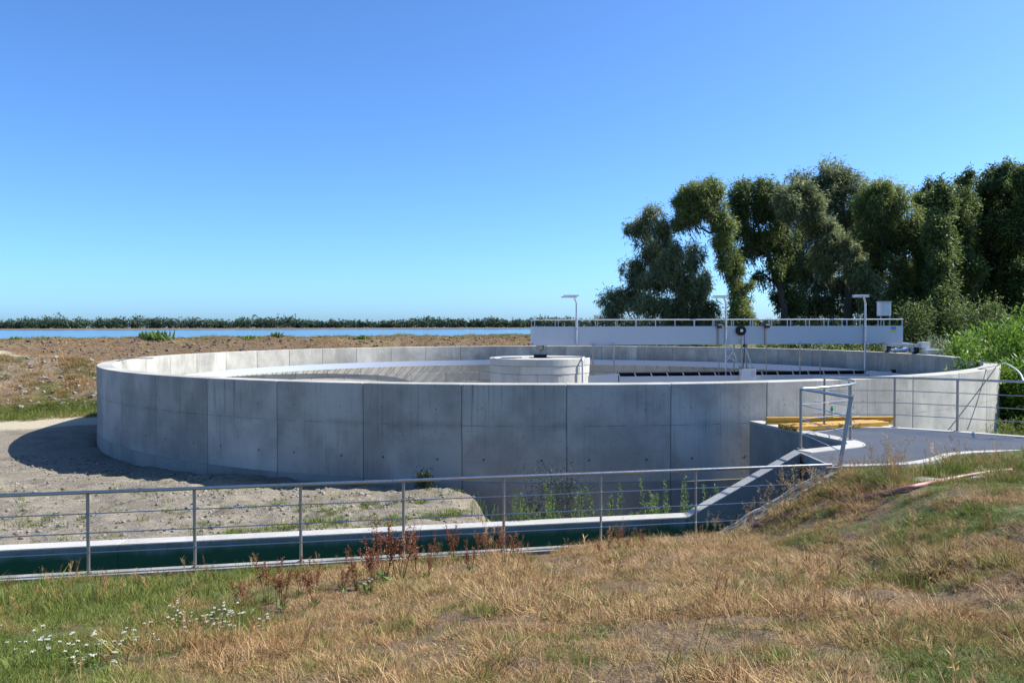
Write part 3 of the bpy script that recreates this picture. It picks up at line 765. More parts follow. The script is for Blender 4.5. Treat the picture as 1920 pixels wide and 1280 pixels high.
# ------------------------------------------------------------------ scraper bridge
ea = np.array([18.88 - CX, 38.62 - CY]); BL = np.hypot(*ea); bd = ea / BL; bn = np.array([bd[1], -bd[0]])     # along, towards camera
BA = math.atan2(bd[1], bd[0])
def bp(t, off, z): return (CX + bd[0] * t + bn[0] * off, CY + bd[1] * t + bn[1] * off, z)
def bt(px, off):        # position along the bridge seen at pixel column px
    r = px_ray(px, 640); r = r[:2] / np.linalg.norm(r[:2]); q = np.array([CX + bn[0] * off, CY + bn[1] * off])
    A = np.array([[bd[0], -r[0]], [bd[1], -r[1]]]); return np.linalg.solve(A, -q)[0]
HW = .52; GT, GB = -.03, -.875
T0, T1 = bt(1001, HW), bt(1693, HW)
bridge = empty('scraper_bridge', bp(0, 0, PT), 'long grey sheet-metal scraper bridge reaching from the pier to the rim', 'bridge')
for sgn in (1, -1):
    m = MB(); m.bar(bp(T0, sgn * HW, (GT + GB) / 2), bp(T1, sgn * HW, (GT + GB) / 2), .012, GT - GB)
    m.bar(bp(T0, sgn * (HW - .036), GT - .012), bp(T1, sgn * (HW - .036), GT - .012), .06, .02); m.bar(bp(T0, sgn * (HW - .046), GB + .008), bp(T1, sgn * (HW - .046), GB + .008), .08, .016)
    g_ = m.build('side_girder', M['galv'], bridge)
    for tt in np.linspace(T0, T1, 6)[1:-1]:
        m = MB(); m.box(bp(tt, sgn * (HW + .0085), (GT + GB) / 2), (.012, .005, GT - GB), BA); m.build('sheet_seam', M['galv2'], g_)
    m = MB(); m.tube([bp(T0 - .02, sgn * HW, .275), bp(T1, sgn * HW, .275)], .024, 8); m.build('handrail', M['galv2'], bridge, smooth=True)
    npst = 20
    for i in range(npst):
        tt = T0 + .04 + (T1 - T0 - .08) * i / (npst - 1) + (.33 if sgn < 0 and 0 < i < npst - 1 else 0)
        m = MB(); m.bar(bp(tt, sgn * HW * .97, GT - .1), bp(tt, sgn * HW * .97, .262), .045, .02, (bd[0], bd[1], 0)); m.build('rail_post', M['galv2'], bridge)
m = MB(); m.bar(bp(T0, 0, GB + .05), bp(T1, 0, GB + .05), 2 * HW - .13, .04); m.build('walkway_floor', M['grate'], bridge)
for tt in (T0 + .006, T1 - .006):
    m = MB(); m.box(bp(tt, 0, (GT + GB) / 2), (.012, 2 * HW - .02, GT - GB - .01), BA); m.build('end_plate', M['galv'], bridge)
for tt in (T0 - .02, T1):
    m = MB(); m.tube([bp(tt, HW, .275), bp(tt, -HW, .275)], .022, 8); m.build('end_rail', M['galv2'], bridge, smooth=True)
# pivot on the pier
tp = bt(1013, 0)
pv = MB(); pv.lathe(bp(tp, 0, PT), [(.30, -.05), (.30, .10), (.27, .11), (.27, .13)], 24); pvo = pv.build('pivot_bearing', M['black'], bridge, smooth=True)
m = MB(); m.box(bp(tp, 0, PT - .022), (.9, .9, .05), BA); m.build('bearing_plate', M['black'], pvo)
m = MB(); m.lathe(bp(tp, 0, PT), [(.13, .12), (.10, .2), (.10, .32), (.17, .36), (.2, .57)], 16); m.box(bp(tp - .14, .12, PT + .36), (.2, .14, .16), BA); m.tube([bp(tp + .22, .2, PT + .56), bp(tp + .3, .22, PT + .4), bp(tp + .2, .22, PT + .28)], .02, 6)
m.build('pivot_head', M['post'], pvo, smooth=True)
for i in range(12):
    a = i * math.pi / 6; q = bp(tp, 0, 0); m = MB(); m.cyl((q[0] + .285 * math.cos(a), q[1] + .285 * math.sin(a), PT + .1), (q[0] + .285 * math.cos(a), q[1] + .285 * math.sin(a), PT + .15), .02, 6); m.build('bolt', M['dark'], pvo)
# hangers
def hanger(px, off, z0, z1, r, name='hanger_rod', mat='post'):
    t = bt(px, off); m = MB(); m.cyl(bp(t, off, z0), bp(t, off, z1), r, 8); return m.build(name, M[mat], bridge, smooth=True)
SK = HW + .10
for px_, o_, zt, zb, r in ((1112, SK, -.86, -2.42, .035), (1151, SK, -.86, -2.42, .04), (1348, SK, .1, -2.3, .022), (1437, SK, .1, -2.3, .022), (1500, SK, -.86, -2.5, .04), (1538, SK, -.86, -2.4, .03), (1658, SK, -.86, -2.35, .035)):
    hanger(px_, o_, zt, zb, r)
t = bt(1500, SK); m = MB(); m.cyl(bp(t, SK, -1.62), bp(t, SK, -1.52), .043, 8); m.build('hanger_band', M['yellow'], bridge)
for px_ in (1112, 1151, 1500, 1538, 1658):
    t = bt(px_, SK); m = MB(); m.box(bp(t, HW + .03, GB + .01), (.12, .2, .05), BA); m.build('hanger_clamp', M['post'], bridge)
t1, t2 = bt(1112, SK), bt(1151, SK); m = MB(); m.bar(bp(t1, SK, -.915), bp(t2, SK, -.915), .05, .05); m.build('hanger_crossbar', M['galv2'], bridge)
for px_ in (1348, 1437):        # hoist winches
    t = bt(px_, SK); m = MB(); m.cyl(bp(t - .07, SK + .02, -.03), bp(t + .12, SK + .02, -.03), .10, 14); m.box(bp(t, SK - .06, .04), (.2, .2, .16), BA); m.tube([bp(t + .05, SK, .1), bp(t + .06, SK, .24), bp(t + .12, SK + .02, .26)], .014, 6)
    w_ = m.build('hoist_winch', M['dark'], bridge, smooth=True)
    m = MB(); m.cyl(bp(t + .12, SK + .02, -.03), bp(t + .15, SK + .02, -.03), .055, 12); m.build('winch_hub', M['galv2'], w_)
    m = MB(); m.bar(bp(t - .05, HW + .014, GT - .02), bp(t - .05, HW + .014, GB), .05, .012, (bn[0], bn[1], 0)); m.build('guide_rail', M['post'], bridge)
# cable reel
t = bt(1391, SK + .12); m = MB(); c0 = bp(t, HW + .02, -.22)
for k_ in range(2): m.cyl(bp(t, HW + .02 + k_ * .13, -.24), bp(t, HW + .05 + k_ * .13, -.24), .23, 20)
m.cyl(bp(t, HW + .02, -.24), bp(t, HW + .18, -.24), .17, 16); reel = m.build('cable_reel', M['black'], bridge, smooth=True)
m = MB(); m.cyl(bp(t, HW + .18, -.24), bp(t, HW + .215, -.24), .07, 14); m.build('reel_hub', M['white'], reel)
m = MB(); m.tube([bp(t + .17, HW + .1, -.28), bp(t + .19, HW + .1, -.9), bp(t + .16, HW + .1, -1.6), bp(t + .10, HW + .08, -2.15)], .014, 6); m.build('reel_cable', M['black'], reel)
# skimmer trough under the bridge
ta, tb_ = bt(1160, SK), bt(1628, SK)
sk = MB(); sk.bar(bp(ta, SK + .10, -2.44), bp(tb_, SK + .10, -2.44), .012, .27); sk.bar(bp(ta, SK - .1, -2.57), bp(tb_, SK - .1, -2.57), .40, .012)
sko = sk.build('skimmer_trough', M['galv'], bridge)
m = MB(); m.bar(bp(ta, SK - .30, -2.36), bp(tb_, SK - .30, -2.36), .014, .42); m.bar(bp(ta, SK - .1, -2.165), bp(tb_, SK - .1, -2.165), .40, .012); m.build('trough_shade_sheet', M['black'], sko)  # black sheets put in as the shade inside the trough
nd = 17
for i in range(nd):
    tt = ta + (tb_ - ta) * i / (nd - 1); m = MB(); m.bar(bp(tt + .03, SK + .098, -2.31), bp(tt - .05, SK + .098, -2.15), .045, .012, (bn[0], bn[1], 0)); m.build('divider', M['galv2'], sko)
t1, t2 = bt(1086, SK + .3), bt(1159, SK + .3)
m = MB(); q = [bp(t1, SK + .30, -2.62), bp(t2, SK + .30, -2.62), bp(t2, SK + .32, -2.62), bp(t1, SK + .32, -2.62), bp(t1, SK + .30, -2.27), bp(t2, SK + .30, -2.16), bp(t2, SK + .32, -2.16), bp(t1, SK + .32, -2.27)]
m.hexa([q[3], q[2], q[1], q[0], q[7], q[6], q[5], q[4]]); m.build('deflector_plate', M['galv'], bridge)
m = MB(); m.box(bp(t1 - .03, SK + .2, -2.44), (.05, .22, .36), BA); m.build('rubber_lip', M['black'], bridge)
# lattice frame with scum box
ta_, tb2 = bt(1358, SK), bt(1418, SK); tm = bt(1392, SK + .05)
for (pxa, za, pxb, zb) in ((1362, -1.42, 1388, -1.75), (1362, -.9, 1376, -1.1), (1376, -1.1, 1392, -1.08), (1376, -1.12, 1363, -1.62), (1374, -1.12, 1388, -2.02), (1397, -1.0, 1412, -2.02), (1392, -1.3, 1397, -1.05), (1360, -1.12, 1395, -1.10)):
    m = MB(); m.bar(bp(bt(pxa, SK - .05), SK - .05, za), bp(bt(pxb, SK - .05), SK - .05, zb), .045, .045); m.build('frame_strut', M['galv2'], bridge)
for px_, o_, r in ((1391, SK + .05, .05), (1376, SK - .3, .035), (1400, SK - .3, .035)):
    hanger(px_, o_, -.6, -2.5, r, 'frame_post')
m = MB(); tq = (bt(1388, SK + .2) + bt(1415, SK + .2)) / 2; m.box(bp(tq, SK + .2, -2.32), (.66, .4, .62), BA); bx = m.build('scum_box', M['white'], bridge, bevel=.01)
m = MB(); m.box(bp(tq, SK + .2, -1.995), (.62, .36, .03), BA); m.build('box_lid', M['dark'], bx)
for dx in (.14, .25):
    m = MB(); m.box(bp(tq + dx, SK + .402, -2.22), (.09, .008, .24), BA); m.build('box_label', M['glass'], bx)
# plate of the scum outlet near the rim
t1, t2 = bt(1631, SK + .3), bt(1672, SK + .3)
m = MB(); m.bar(bp(t1, SK + .3, -2.35), bp(t2, SK + .3, -2.35), .02, .34); m.build('outlet_plate', M['white'], bridge)
m = MB(); m.box(bp(t2 + .12, SK + .25, -2.3), (.16, .2, .4), BA); m.build('gap_shade_block', M['black'], bridge)  # black block painted in as the dark of the gap beside the plate
# end carriage
tan = np.array([-bd[1], bd[0]])
def ec(along, radial, z): return (CX + bd[0] * (17.74 + radial) - tan[0] * along, CY + bd[1] * (17.74 + radial) - tan[1] * along, z)   # along > 0 towards camera
cg = MB(); cg.bar(ec(-1.35, 0, GB - .1), ec(1.35, 0, GB - .1), .24, .14); cg.bar(ec(-.5, 0, GB - .02), ec(.5, 0, GB - .02), .3, .1); cgo = cg.build('end_carriage', M['galv2'], bridge)
for al in (-1.1, 1.08):
    m = MB(); m.cyl(ec(al, -.09, RIM + .19), ec(al, .09, RIM + .19), .195, 24); w_ = m.build('wheel', M['black'], bridge, smooth=True)
    m = MB(); m.cyl(ec(al, -.1, RIM + .19), ec(al, .1, RIM + .19), .09, 14); m.build('wheel_hub', M['galv2'], w_, smooth=True)
    m = MB(); m.box(ec(al, .14, RIM + .26), (.05, .2, .34), BA); m.box(ec(al, -.14, RIM + .26), (.05, .2, .34), BA); m.build('wheel_fork', M['galv2'], w_)
m = MB(); m.cyl(ec(.8, -.18, RIM + .2), ec(.75, -.85, RIM + .16), .12, 16); m.cyl(ec(.75, -.85, RIM + .16), ec(.74, -1.0, RIM + .15), .09, 14); m.box(ec(.8, -.55, RIM + .33), (.2, .14, .1), BA); m.build('drive_motor', M['alu'], bridge, smooth=True)
m = MB(); m.box(ec(1.3, .30, RIM + .43), (.42, .3, .26), BA); m.build('drive_box', M['white'], bridge, bevel=.01)
m = MB(); m.box(ec(1.65, .52, RIM + .12), (.85, .36, .2), BA); dbx = m.build('snow_blade', M['white'], bridge, bevel=.01)
m = MB(); m.bar(ec(1.3, .05, GB - .12), ec(1.65, .45, RIM + .2), .06, .06); m.build('blade_arm', M['galv2'], dbx)
# sticker
t = bt(1675, HW); m = MB(); m.box(bp(t, HW + .009, -.14), (.26, .004, .13), BA); m.build('sign_upper', M['blue'], bridge)
m = MB(); m.box(bp(t + .01, HW + .009, -.255), (.25, .004, .10), BA); m.build('sign_lower', M['yellow'], bridge)

# lamp posts on the bridge
def lamp(px, label, zb, ztop, flip=1):
    t = bt(px, HW + .06); base = bp(t, HW + .06, zb)
    L = empty('lamp_post', base, label, 'lamp', 'lamp posts on the scraper bridge')
    m = MB(); m.cyl(base, (base[0], base[1], ztop), .045, 10); m.build('pole', M['galv2'], L, smooth=True)
    for zc in (GT - .08, GB + .12):
        m = MB(); m.box((base[0], base[1], zc), (.13, .15, .05), BA); m.build('pole_clamp', M['galv2'], L)
    ax = (base[0] - .24 * flip * .6, base[1] - .12, ztop + .33)
    m = MB(); m.tube([(base[0], base[1], ztop - .02), ax], .042, 10); m.build('arm', M['alu'], L, smooth=True)
    for k_, (dx, dy, dz) in enumerate(((-.10, .08, .02), (-.22, -.22, -.06))):
        m = MB(); m.box((ax[0] + dx * flip, ax[1] + dy, ax[2] + dz), (.72, .24, .045)); hd = m.build('lamp_head', M['galv2'], L, bevel=.012)
        m = MB(); m.box((ax[0] + dx * flip, ax[1] + dy, ax[2] + dz - .026), (.64, .19, .012)); m.build('lens', M['glass'], hd)
    m = MB(); m.bar((ax[0] - .08 * flip, ax[1] + .2, ax[2] + .03), (ax[0] - .12 * flip, ax[1] - .34, ax[2] - .0), .05, .03); m.build('crossbar', M['galv2'], L)
lamp(1081, 'slim twin-head lamp post at the pier end of the bridge', GB + .02, 1.02)
lamp(1361, 'tall twin-head lamp post beside the cable reel, reaching down into the tank', -2.55, 1.02)
lamp(1622, 'twin-head lamp post beside the white control cabinet', -2.35, 1.06)

# control cabinet
t = bt(1657, -.1); cb = bp(t, -.1, GB + .07)
cab = empty('control_cabinet', cb, 'white control cabinet on posts standing on the bridge walkway', 'cabinet')
m = MB(); m.box((cb[0], cb[1], .78), (.56, .3, .66), BA); co = m.build('cabinet_body', M['white'], cab, bevel=.01)
m = MB(); m.box((cb[0] + .06, cb[1] - .16, .78), (.36, .02, .6), BA); m.build('cabinet_door', M['galv2'], co)
m = MB(); m.box((cb[0], cb[1] - .02, 1.13), (.62, .38, .03), BA); m.build('cabinet_roof', M['galv2'], co)
for dx in (-.15, .30):
    m = MB(); m.bar((cb[0] + dx, cb[1] + dx * .12, GB + .07), (cb[0] + dx, cb[1] + dx * .12, 1.1 if dx > 0 else .46), .05, .05); m.build('cabinet_post', M['post'], cab)

# ------------------------------------------------------------------ open channel with sloping walls
chan = empty('concrete_channel', (-2, float(yr(-2)) + .6, -5), 'open concrete water channel with pale kerbs below the low railing', 'channel')
def wall_run(xs_, v0, v1, z0, zt):
    m = MB()
    for a, c in zip(xs_[:-1], xs_[1:]):
        e = .002
        m.hexa([(a, yr(a) + v0, z0), (c, yr(c) + v0, z0), (c, yr(c) + v1, z0), (a, yr(a) + v1, z0), (a, yr(a) + v0, float(zt(a))), (c, yr(c) + v0, float(zt(c))), (c, yr(c) + v1, float(zt(c))), (a, yr(a) + v1, float(zt(a)))])
    return m
def split_run(name, x0, x1, step, v0, v1, z0, zt, mat, gap=.006):
    a = x0
    while a < x1 - .01:
        c = min(a + step, x1); wall_run([a + gap / 2, c - gap / 2], v0, v1, z0, zt).build(name, mat, chan, bevel=.004); a = c
flat = lambda x: KZ
split_run('channel_wall', -24, 3.03, 4.5, 1.49, 1.79, -5.2, lambda x: KZ - .012, M['channel'])
split_run('kerb_cap', -24, 3.03, 4.5, 1.494, 1.805, KZ - .012, flat, M['kerb'])
wall_run([3.036, 5.10], 1.49, 1.79, -5.2, lambda x: slope_z(x) - .03).build('sloping_wall', M['channel'], chan, bevel=.006)
m = MB(); a, c = 3.036, 5.12
m.hexa([(a, yr(a) + 1.48, KZ - .035), (c, yr(c) + 1.48, slope_z(c) - .03), (c, yr(c) + 1.805, slope_z(c) - .03), (a, yr(a) + 1.805, KZ - .035), (a, yr(a) + 1.48, KZ), (c, yr(c) + 1.48, float(slope_z(c))), (c, yr(c) + 1.805, float(slope_z(c))), (a, yr(a) + 1.805, KZ)]); m.build('sloping_kerb', M['kerb'], chan, bevel=.006)
split_run('channel_wall', -24, 3.2, 4.5, -.10, .13, -5.2, lambda x: KZ - .03, M['channel'])
split_run('kerb_cap', -24, 3.2, 4.5, -.10, .135, KZ - .03, flat, M['old'])
# weathered sloping near wall, crumbled edge in two strips
def rough_strip(v0, v1, drop, name, seed):
    m = MB(); xs_ = np.linspace(3.2, 5.16, 26); r = random.Random(seed)
    js = [r.uniform(-.022, .014) for _ in xs_]; jv = [r.uniform(-.02, .02) for _ in xs_]
    for i in range(25):
        a, c = xs_[i], xs_[i + 1]; za, zc = float(slope_z(a)) + js[i] - drop, float(slope_z(c)) + js[i + 1] - drop
        m.hexa([(a, yr(a) + v0 + jv[i], -5), (c, yr(c) + v0 + jv[i + 1], -5), (c, yr(c) + v1, -5), (a, yr(a) + v1, -5), (a, yr(a) + v0 + jv[i], za), (c, yr(c) + v0 + jv[i + 1], zc), (c, yr(c) + v1, zc), (a, yr(a) + v1, za)])
    o = m.build(name, M['old'], chan); return o
rough_strip(-.13, .02, .05, 'crumbling_kerb', 3); rough_strip(.03, .16, 0, 'crumbling_kerb', 4)
m = MB(); a, c = -24, 5.3
m.add([(a, yr(a) + .1, -3.82), (c, yr(c) + .1, -3.82), (c, yr(c) + 1.51, -3.82), (a, yr(a) + 1.51, -3.82)], [(0, 1, 2, 3)])
cw = m.build('channel_water', M['chwater'], origin=(-4, float(yr(-4)) + .6, -3.82)); tag(cw, 'dark teal water standing in the narrow channel', 'water', kind='structure')

# ------------------------------------------------------------------ railings
def catmull(P, n=8):
    P = [np.array(p, float) for p in P]; out = []
    for i in range(len(P) - 1):
        p0, p1, p2, p3 = P[max(i - 1, 0)], P[i], P[i + 1], P[min(i + 2, len(P) - 1)]
        for k in range(n):
            t = k / n; out.append(.5 * (2 * p1 + (p2 - p0) * t + (2 * p0 - 5 * p1 + 4 * p2 - p3) * t * t + (3 * p1 - p0 - 3 * p2 + p3) * t ** 3))
    out.append(P[-1]); return out
RT = -2.205
low = empty('low_railing', (0, float(yr(0)), KZ), 'long straight stainless railing along the near edge of the channel', 'railing')
xe = 5.05
m = MB(); m.tube([(-24, yr(-24), RT), (xe, yr(xe) - .02, RT)], .0245, 12); m.build('top_rail', M['steel'], low, smooth=True)
rod_end = [4.62, 4.1, 3.58]
for k_ in range(3):
    zz = RT - .285 - .262 * k_; m = MB(); m.tube([(-24, yr(-24) - .012, zz), (rod_end[k_], yr(rod_end[k_]) - .012, zz)], .0075, 8); m.build('rod', M['steel'], low, smooth=True)
posts_px = [163, 363, 562, 755, 943, 1125, 1303]
xp = []
for px_ in posts_px:
    r = px_ray(px_, 980); k_ = r[0] / r[1]; xp.append(YA * k_ / (1 - YB * k_))
xp = [xp[0] - 1.47 * q for q in range(6, 0, -1)] + xp
ra = math.atan(YB)
for x_ in xp:
    zb = KZ; m = MB(); m.box((x_, float(yr(x_)) + .004, (zb + RT) / 2 - .01), (.042, .014, RT - zb - .015), ra + R_(38)); po = m.build('post', M['post'], low)
    m = MB(); m.box((x_, float(yr(x_)), zb + .006), (.09, .09, .012), ra); m.build('foot_plate', M['post'], po)
    for k_ in range(3):
        m = MB(); m.cyl((x_ - .02, float(yr(x_)) - .016, RT - .285 - .262 * k_), (x_ + .02, float(yr(x_)) - .012, RT - .285 - .262 * k_), .012, 8); m.build('rod_clip', M['steel'], po)

RZ = -1.155
PB, PBt, PA = np.array([5.24, 12.70]), np.array([5.43, 12.74]), np.array([5.25, 14.46])
LOOP = [PA, (6.05, 14.98), (6.62, 15.55), (6.98, 16.2), (7.12, 16.85), (7.02, 17.35), (6.68, 17.62)]
PP = np.array([6.84, 17.42]); QQ = np.array([8.42, 17.50]); RR = np.array([9.42, 16.82]); SS = np.array([10.55, 15.95]); TT = np.array([13.2, 13.9]); UU = np.array([15.8, 11.9])
up = empty('deck_railing', (7, 15, DECK), 'bent stainless railing curving around the grated deck', 'railing')
def rail_set(pts2, z_top, tops, rodz, name_t='top_rail'):
    m = MB(); m.tube([(p[0], p[1], z_top) for p in pts2], .0245, 12); m.build(name_t, M['steel'], up, smooth=True)
    for zz in rodz:
        m = MB(); m.tube([(p[0], p[1], zz) for p in pts2], .0085, 8); m.build('rod', M['steel'], up, smooth=True)
rods = [RZ - .285, RZ - .55, RZ - .815]
rail_set([PBt, PA], RZ, 1, [])
for zz in rods:
    f = (RZ - zz) / (RZ - DECK); pb = PBt + (PB - PBt) * f; pts = catmull([(*PA, zz), (*(PA * .55 + pb * .45), zz - .015), (*pb, zz - .06)], 6) if zz == rods[2] else [(*PA, zz), (*pb, zz - .02)]
    m = MB(); m.tube(pts, .0085, 8); m.build('rod', M['steel'], up, smooth=True)
rail_set([tuple(p) for p in catmull([np.array(p) for p in LOOP], 8)], RZ, 1, rods)
rail_set([LOOP[-1], QQ, RR, SS, TT, UU], RZ, 1, rods)
def dpost(p, q=None, rz=0, w=.05):
    q = p if q is None else q
    m = MB(); m.bar((p[0], p[1], DECK - .01), (q[0], q[1], RZ - .012), w, .016, (math.cos(rz), math.sin(rz), 0)); po = m.build('post', M['post'], up)
    m = MB(); m.lathe((p[0], p[1], DECK), [(.07, -.005), (.07, .012)], 16); m.build('foot_plate', M['post'], po)
dpost(PB, PBt, .9, .065); dpost(PA, None, .4, .055); dpost(np.array([6.64, 15.6]), None, .5, .055); dpost(PP, None, .3); dpost(QQ, None, .6); dpost(RR, None, .6); dpost(SS, None, .6); dpost(TT, None, .6)
m = MB(); m.box((PBt[0], PBt[1], RZ), (.055, .055, .05)); m.build('rail_end', M['post'], up)

# ------------------------------------------------------------------ grated deck over the chamber
deck = empty('grated_deck', (7, 15, -5), 'grey steel-grating deck with pale concrete kerbs beside the tank', 'deck')
def offset_path(P, d):
    P = [np.array(p, float) for p in P]; out = []
    for i in range(len(P)):
        a = P[i] - P[i - 1] if i else P[1] - P[0]; c = P[i + 1] - P[i] if i < len(P) - 1 else P[-1] - P[-2]
        t = a / np.linalg.norm(a) + c / np.linalg.norm(c); t /= np.linalg.norm(t); out.append(P[i] + np.array([-t[1], t[0]]) * d)
    return out
def strip(P, d, z0, z1, name, mat, bevel=.006, dz=None):
    A = [np.array(p, float) for p in P]; B = offset_path(P, d); m = MB()
    n = len(A); vs_ = []
    for i in range(n): vs_ += [(A[i][0], A[i][1], z0), (A[i][0], A[i][1], z1), (B[i][0], B[i][1], z1), (B[i][0], B[i][1], z0)]
    fs = []
    for i in range(n - 1):
        for j in range(4):
            k = (j + 1) % 4; fs.append((i * 4 + j, (i + 1) * 4 + j, (i + 1) * 4 + k, i * 4 + k) if d > 0 else (i * 4 + k, (i + 1) * 4 + k, (i + 1) * 4 + j, i * 4 + j))
    e0 = (0, 1, 2, 3); e1 = tuple((n - 1) * 4 + j for j in (3, 2, 1, 0))
    fs += [e0, e1] if d > 0 else [e0[::-1], e1[::-1]]
    m.add(vs_, fs); return m.build(name, mat, deck, bevel=bevel)
nc = [tuple(p) for p in catmull(NOTCH, 5)]
strip(nc, .30, -5.3, DECK - .06, 'chamber_wall', M['deckwall'])
strip(nc, .32, DECK - .06, DECK, 'notch_kerb', M['kerb'])
fe = [tuple(p) for p in FAR_EDGE]
strip(fe, -.18, DECK - .5, DECK, 'far_kerb', M['kerb'])
strip(fe[1:], .20, -3.9, DECK - .04, 'far_wall', M['deckwall'])
nce = [tuple(p) for p in catmull(NEAR_EDGE, 4)]
strip(nce, .16, -3.6, DECK + .01, 'near_kerb', M['kerb'])
m = MB(); m.hexa([(4.98, 12.60, -4.2), (5.19, 12.60, -4.2), (5.19, 12.84, -4.2), (4.98, 12.84, -4.2), (4.98, 12.60, DECK), (5.19, 12.60, DECK), (5.19, 12.84, DECK), (4.98, 12.84, DECK)]); m.build('corner_block', M['old'], deck, bevel=.012)
m = MB(); m.bar((5.17, 12.86, DECK - .09), (5.17, 14.40, DECK - .09), .06, .14); m.build('edge_beam', M['deckwall'], deck)
# slab between the notch wall and the tank
slab = [(5.88, 18.66), (6.2, 17.6), (6.72, 17.55), (8.45, 17.42), (8.62, 17.5), (8.70, 19.95), (7.3, 19.4)]
m = MB(); m.prism([(p[0], p[1]) for p in slab], -3.9, DECK - .03); m.build('slab', M['kerb'], deck)
# grating: real bars, cut to the outline, one object for each panel
ga = R_(5); gu = np.array([math.cos(ga), math.sin(ga)]); gv = np.array([-gu[1], gu[0]])
inner = [np.array(p) for p in offset_path(nc, .27)][6:]
poly = [np.array((5.18, 12.78)), np.array((6.32, 12.95))] + [np.array(p) for p in offset_path(nce, .13)][8:21] + [np.array((10.3, 15.95)), np.array((9.4, 16.72)), np.array((8.4, 17.42)), np.array((6.7, 17.56))] + inner[2:][::-1][::-1] + [np.array((5.18, 14.36))]
def clip(poly, u_, v_, c):      # intervals along u_ of the line v = c
    ts = []
    for i in range(len(poly)):
        p, q = poly[i], poly[(i + 1) % len(poly)]; a, b_ = p @ v_ - c, q @ v_ - c
        if (a < 0) != (b_ < 0): k = a / (a - b_); ts.append((p + (q - p) * k) @ u_)
    ts.sort(); return [(ts[i], ts[i + 1]) for i in range(0, len(ts) - 1, 2)]
vmin, vmax = min(p @ gv for p in poly), max(p @ gv for p in poly); umin, umax = min(p @ gu for p in poly), max(p @ gu for p in poly)
ucuts = np.arange(umin, umax + 1.05, 1.05); 
for iu in range(len(ucuts) - 1):
    m = MB(); cnt = 0; ua, ub = ucuts[iu] + .006, ucuts[iu + 1] - .006
    for c in np.arange(vmin + .02, vmax, .033):
        for a, b_ in clip(poly, gu, gv, c):
            a, b_ = max(a, ua), min(b_, ub)
            if b_ - a < .03: continue
            p, q = gu * a + gv * c, gu * b_ + gv * c; m.bar((p[0], p[1], DECK - .028), (q[0], q[1], DECK - .028), .005, .035); cnt += 1
    for c in np.arange(ua, ub + .001, (ub - ua) / 12):
        for a, b_ in clip(poly, gv, gu, c):
            p, q = gv * a + gu * c, gv * b_ + gu * c; m.bar((p[0], p[1], DECK - .034), (q[0], q[1], DECK - .034), .006, .015); cnt += 1
    if cnt > 4: m.build('grating_panel', M['grate'], deck)

# ------------------------------------------------------------------ yellow formwork beams, bottle
def hbeam(name, p, q, z, label, w=.08, h=.2, edge=True):
    p, q = np.array(p), np.array(q); L = np.linalg.norm(q - p); a = math.atan2(*(q - p)[::-1]); mid = (p + q) / 2
    e = empty(name, (mid[0], mid[1], z), label, 'beam', 'yellow formwork beams beside the tank'); e.rotation_euler.z = a
    H, W = (h, w) if edge else (w, h)
    def part(n_, c, s):
        m = MB(); m.box(c, s); me = m.mesh(n_, (0, 0, 0), [M['wood']]); o = bpy.data.objects.new(n_, me); COL.objects.link(o); o.parent = e
        md = o.modifiers.new('bevel', 'BEVEL'); md.width = .004; md.segments = 1
    if edge:
        part('flange', (0, 0, .02), (L, W, .04)); part('flange', (0, 0, H - .02), (L, W, .04)); part('web', (0, 0, H / 2), (L - .004, .028, H - .079))
    else:
        part('flange', (0, -W / 2 + .02, H / 2), (L, .04, H)); part('flange', (0, W / 2 - .02, H / 2), (L, .04, H)); part('web', (0, 0, H / 2), (L - .004, W - .079, .028))
    return e
zb = DECK + .002
hbeam('timber_beam', (5.80, 18.15), (8.75, 18.25), zb, 'yellow timber beam lying nearest the tank wall, bottle standing on it', .1, .15)
for i_, (p, q, lb) in enumerate((((6.02, 16.98), (8.40, 17.86), 'yellow timber beam at the front of the pile under the railing'),
                  ((5.92, 17.16), (8.34, 18.03), 'yellow timber beam second from the front of the pile'),
                  ((5.86, 17.36), (8.22, 18.17), 'yellow timber beam third in the pile, next to the back one'))):
    hbeam('timber_beam', p, q, zb + .02 * 0, lb, .09, .17, False)
bo = at_d(1560, 770, 18.2); bz = zb + .15
bot = empty('bottle', (bo[0], 18.215, bz), 'green plastic bottle with pale label standing on a yellow beam', 'bottle')
m = MB(); m.lathe((bo[0], 18.215, bz), [(.03, 0), (.038, .012), (.038, .17), (.03, .205), (.014, .235), (.013, .26)], 18); m.build('bottle_body', M['bottle'], bot, smooth=True)
m = MB(); m.lathe((bo[0], 18.215, bz), [(.0392, .07), (.0392, .14)], 18, cap=False); m.build('bottle_label', M['white'], bot, smooth=True)
m = MB(); m.lathe((bo[0], 18.215, bz), [(.016, .255), (.016, .275)], 12); m.build('cap', M['white'], bot, smooth=True)

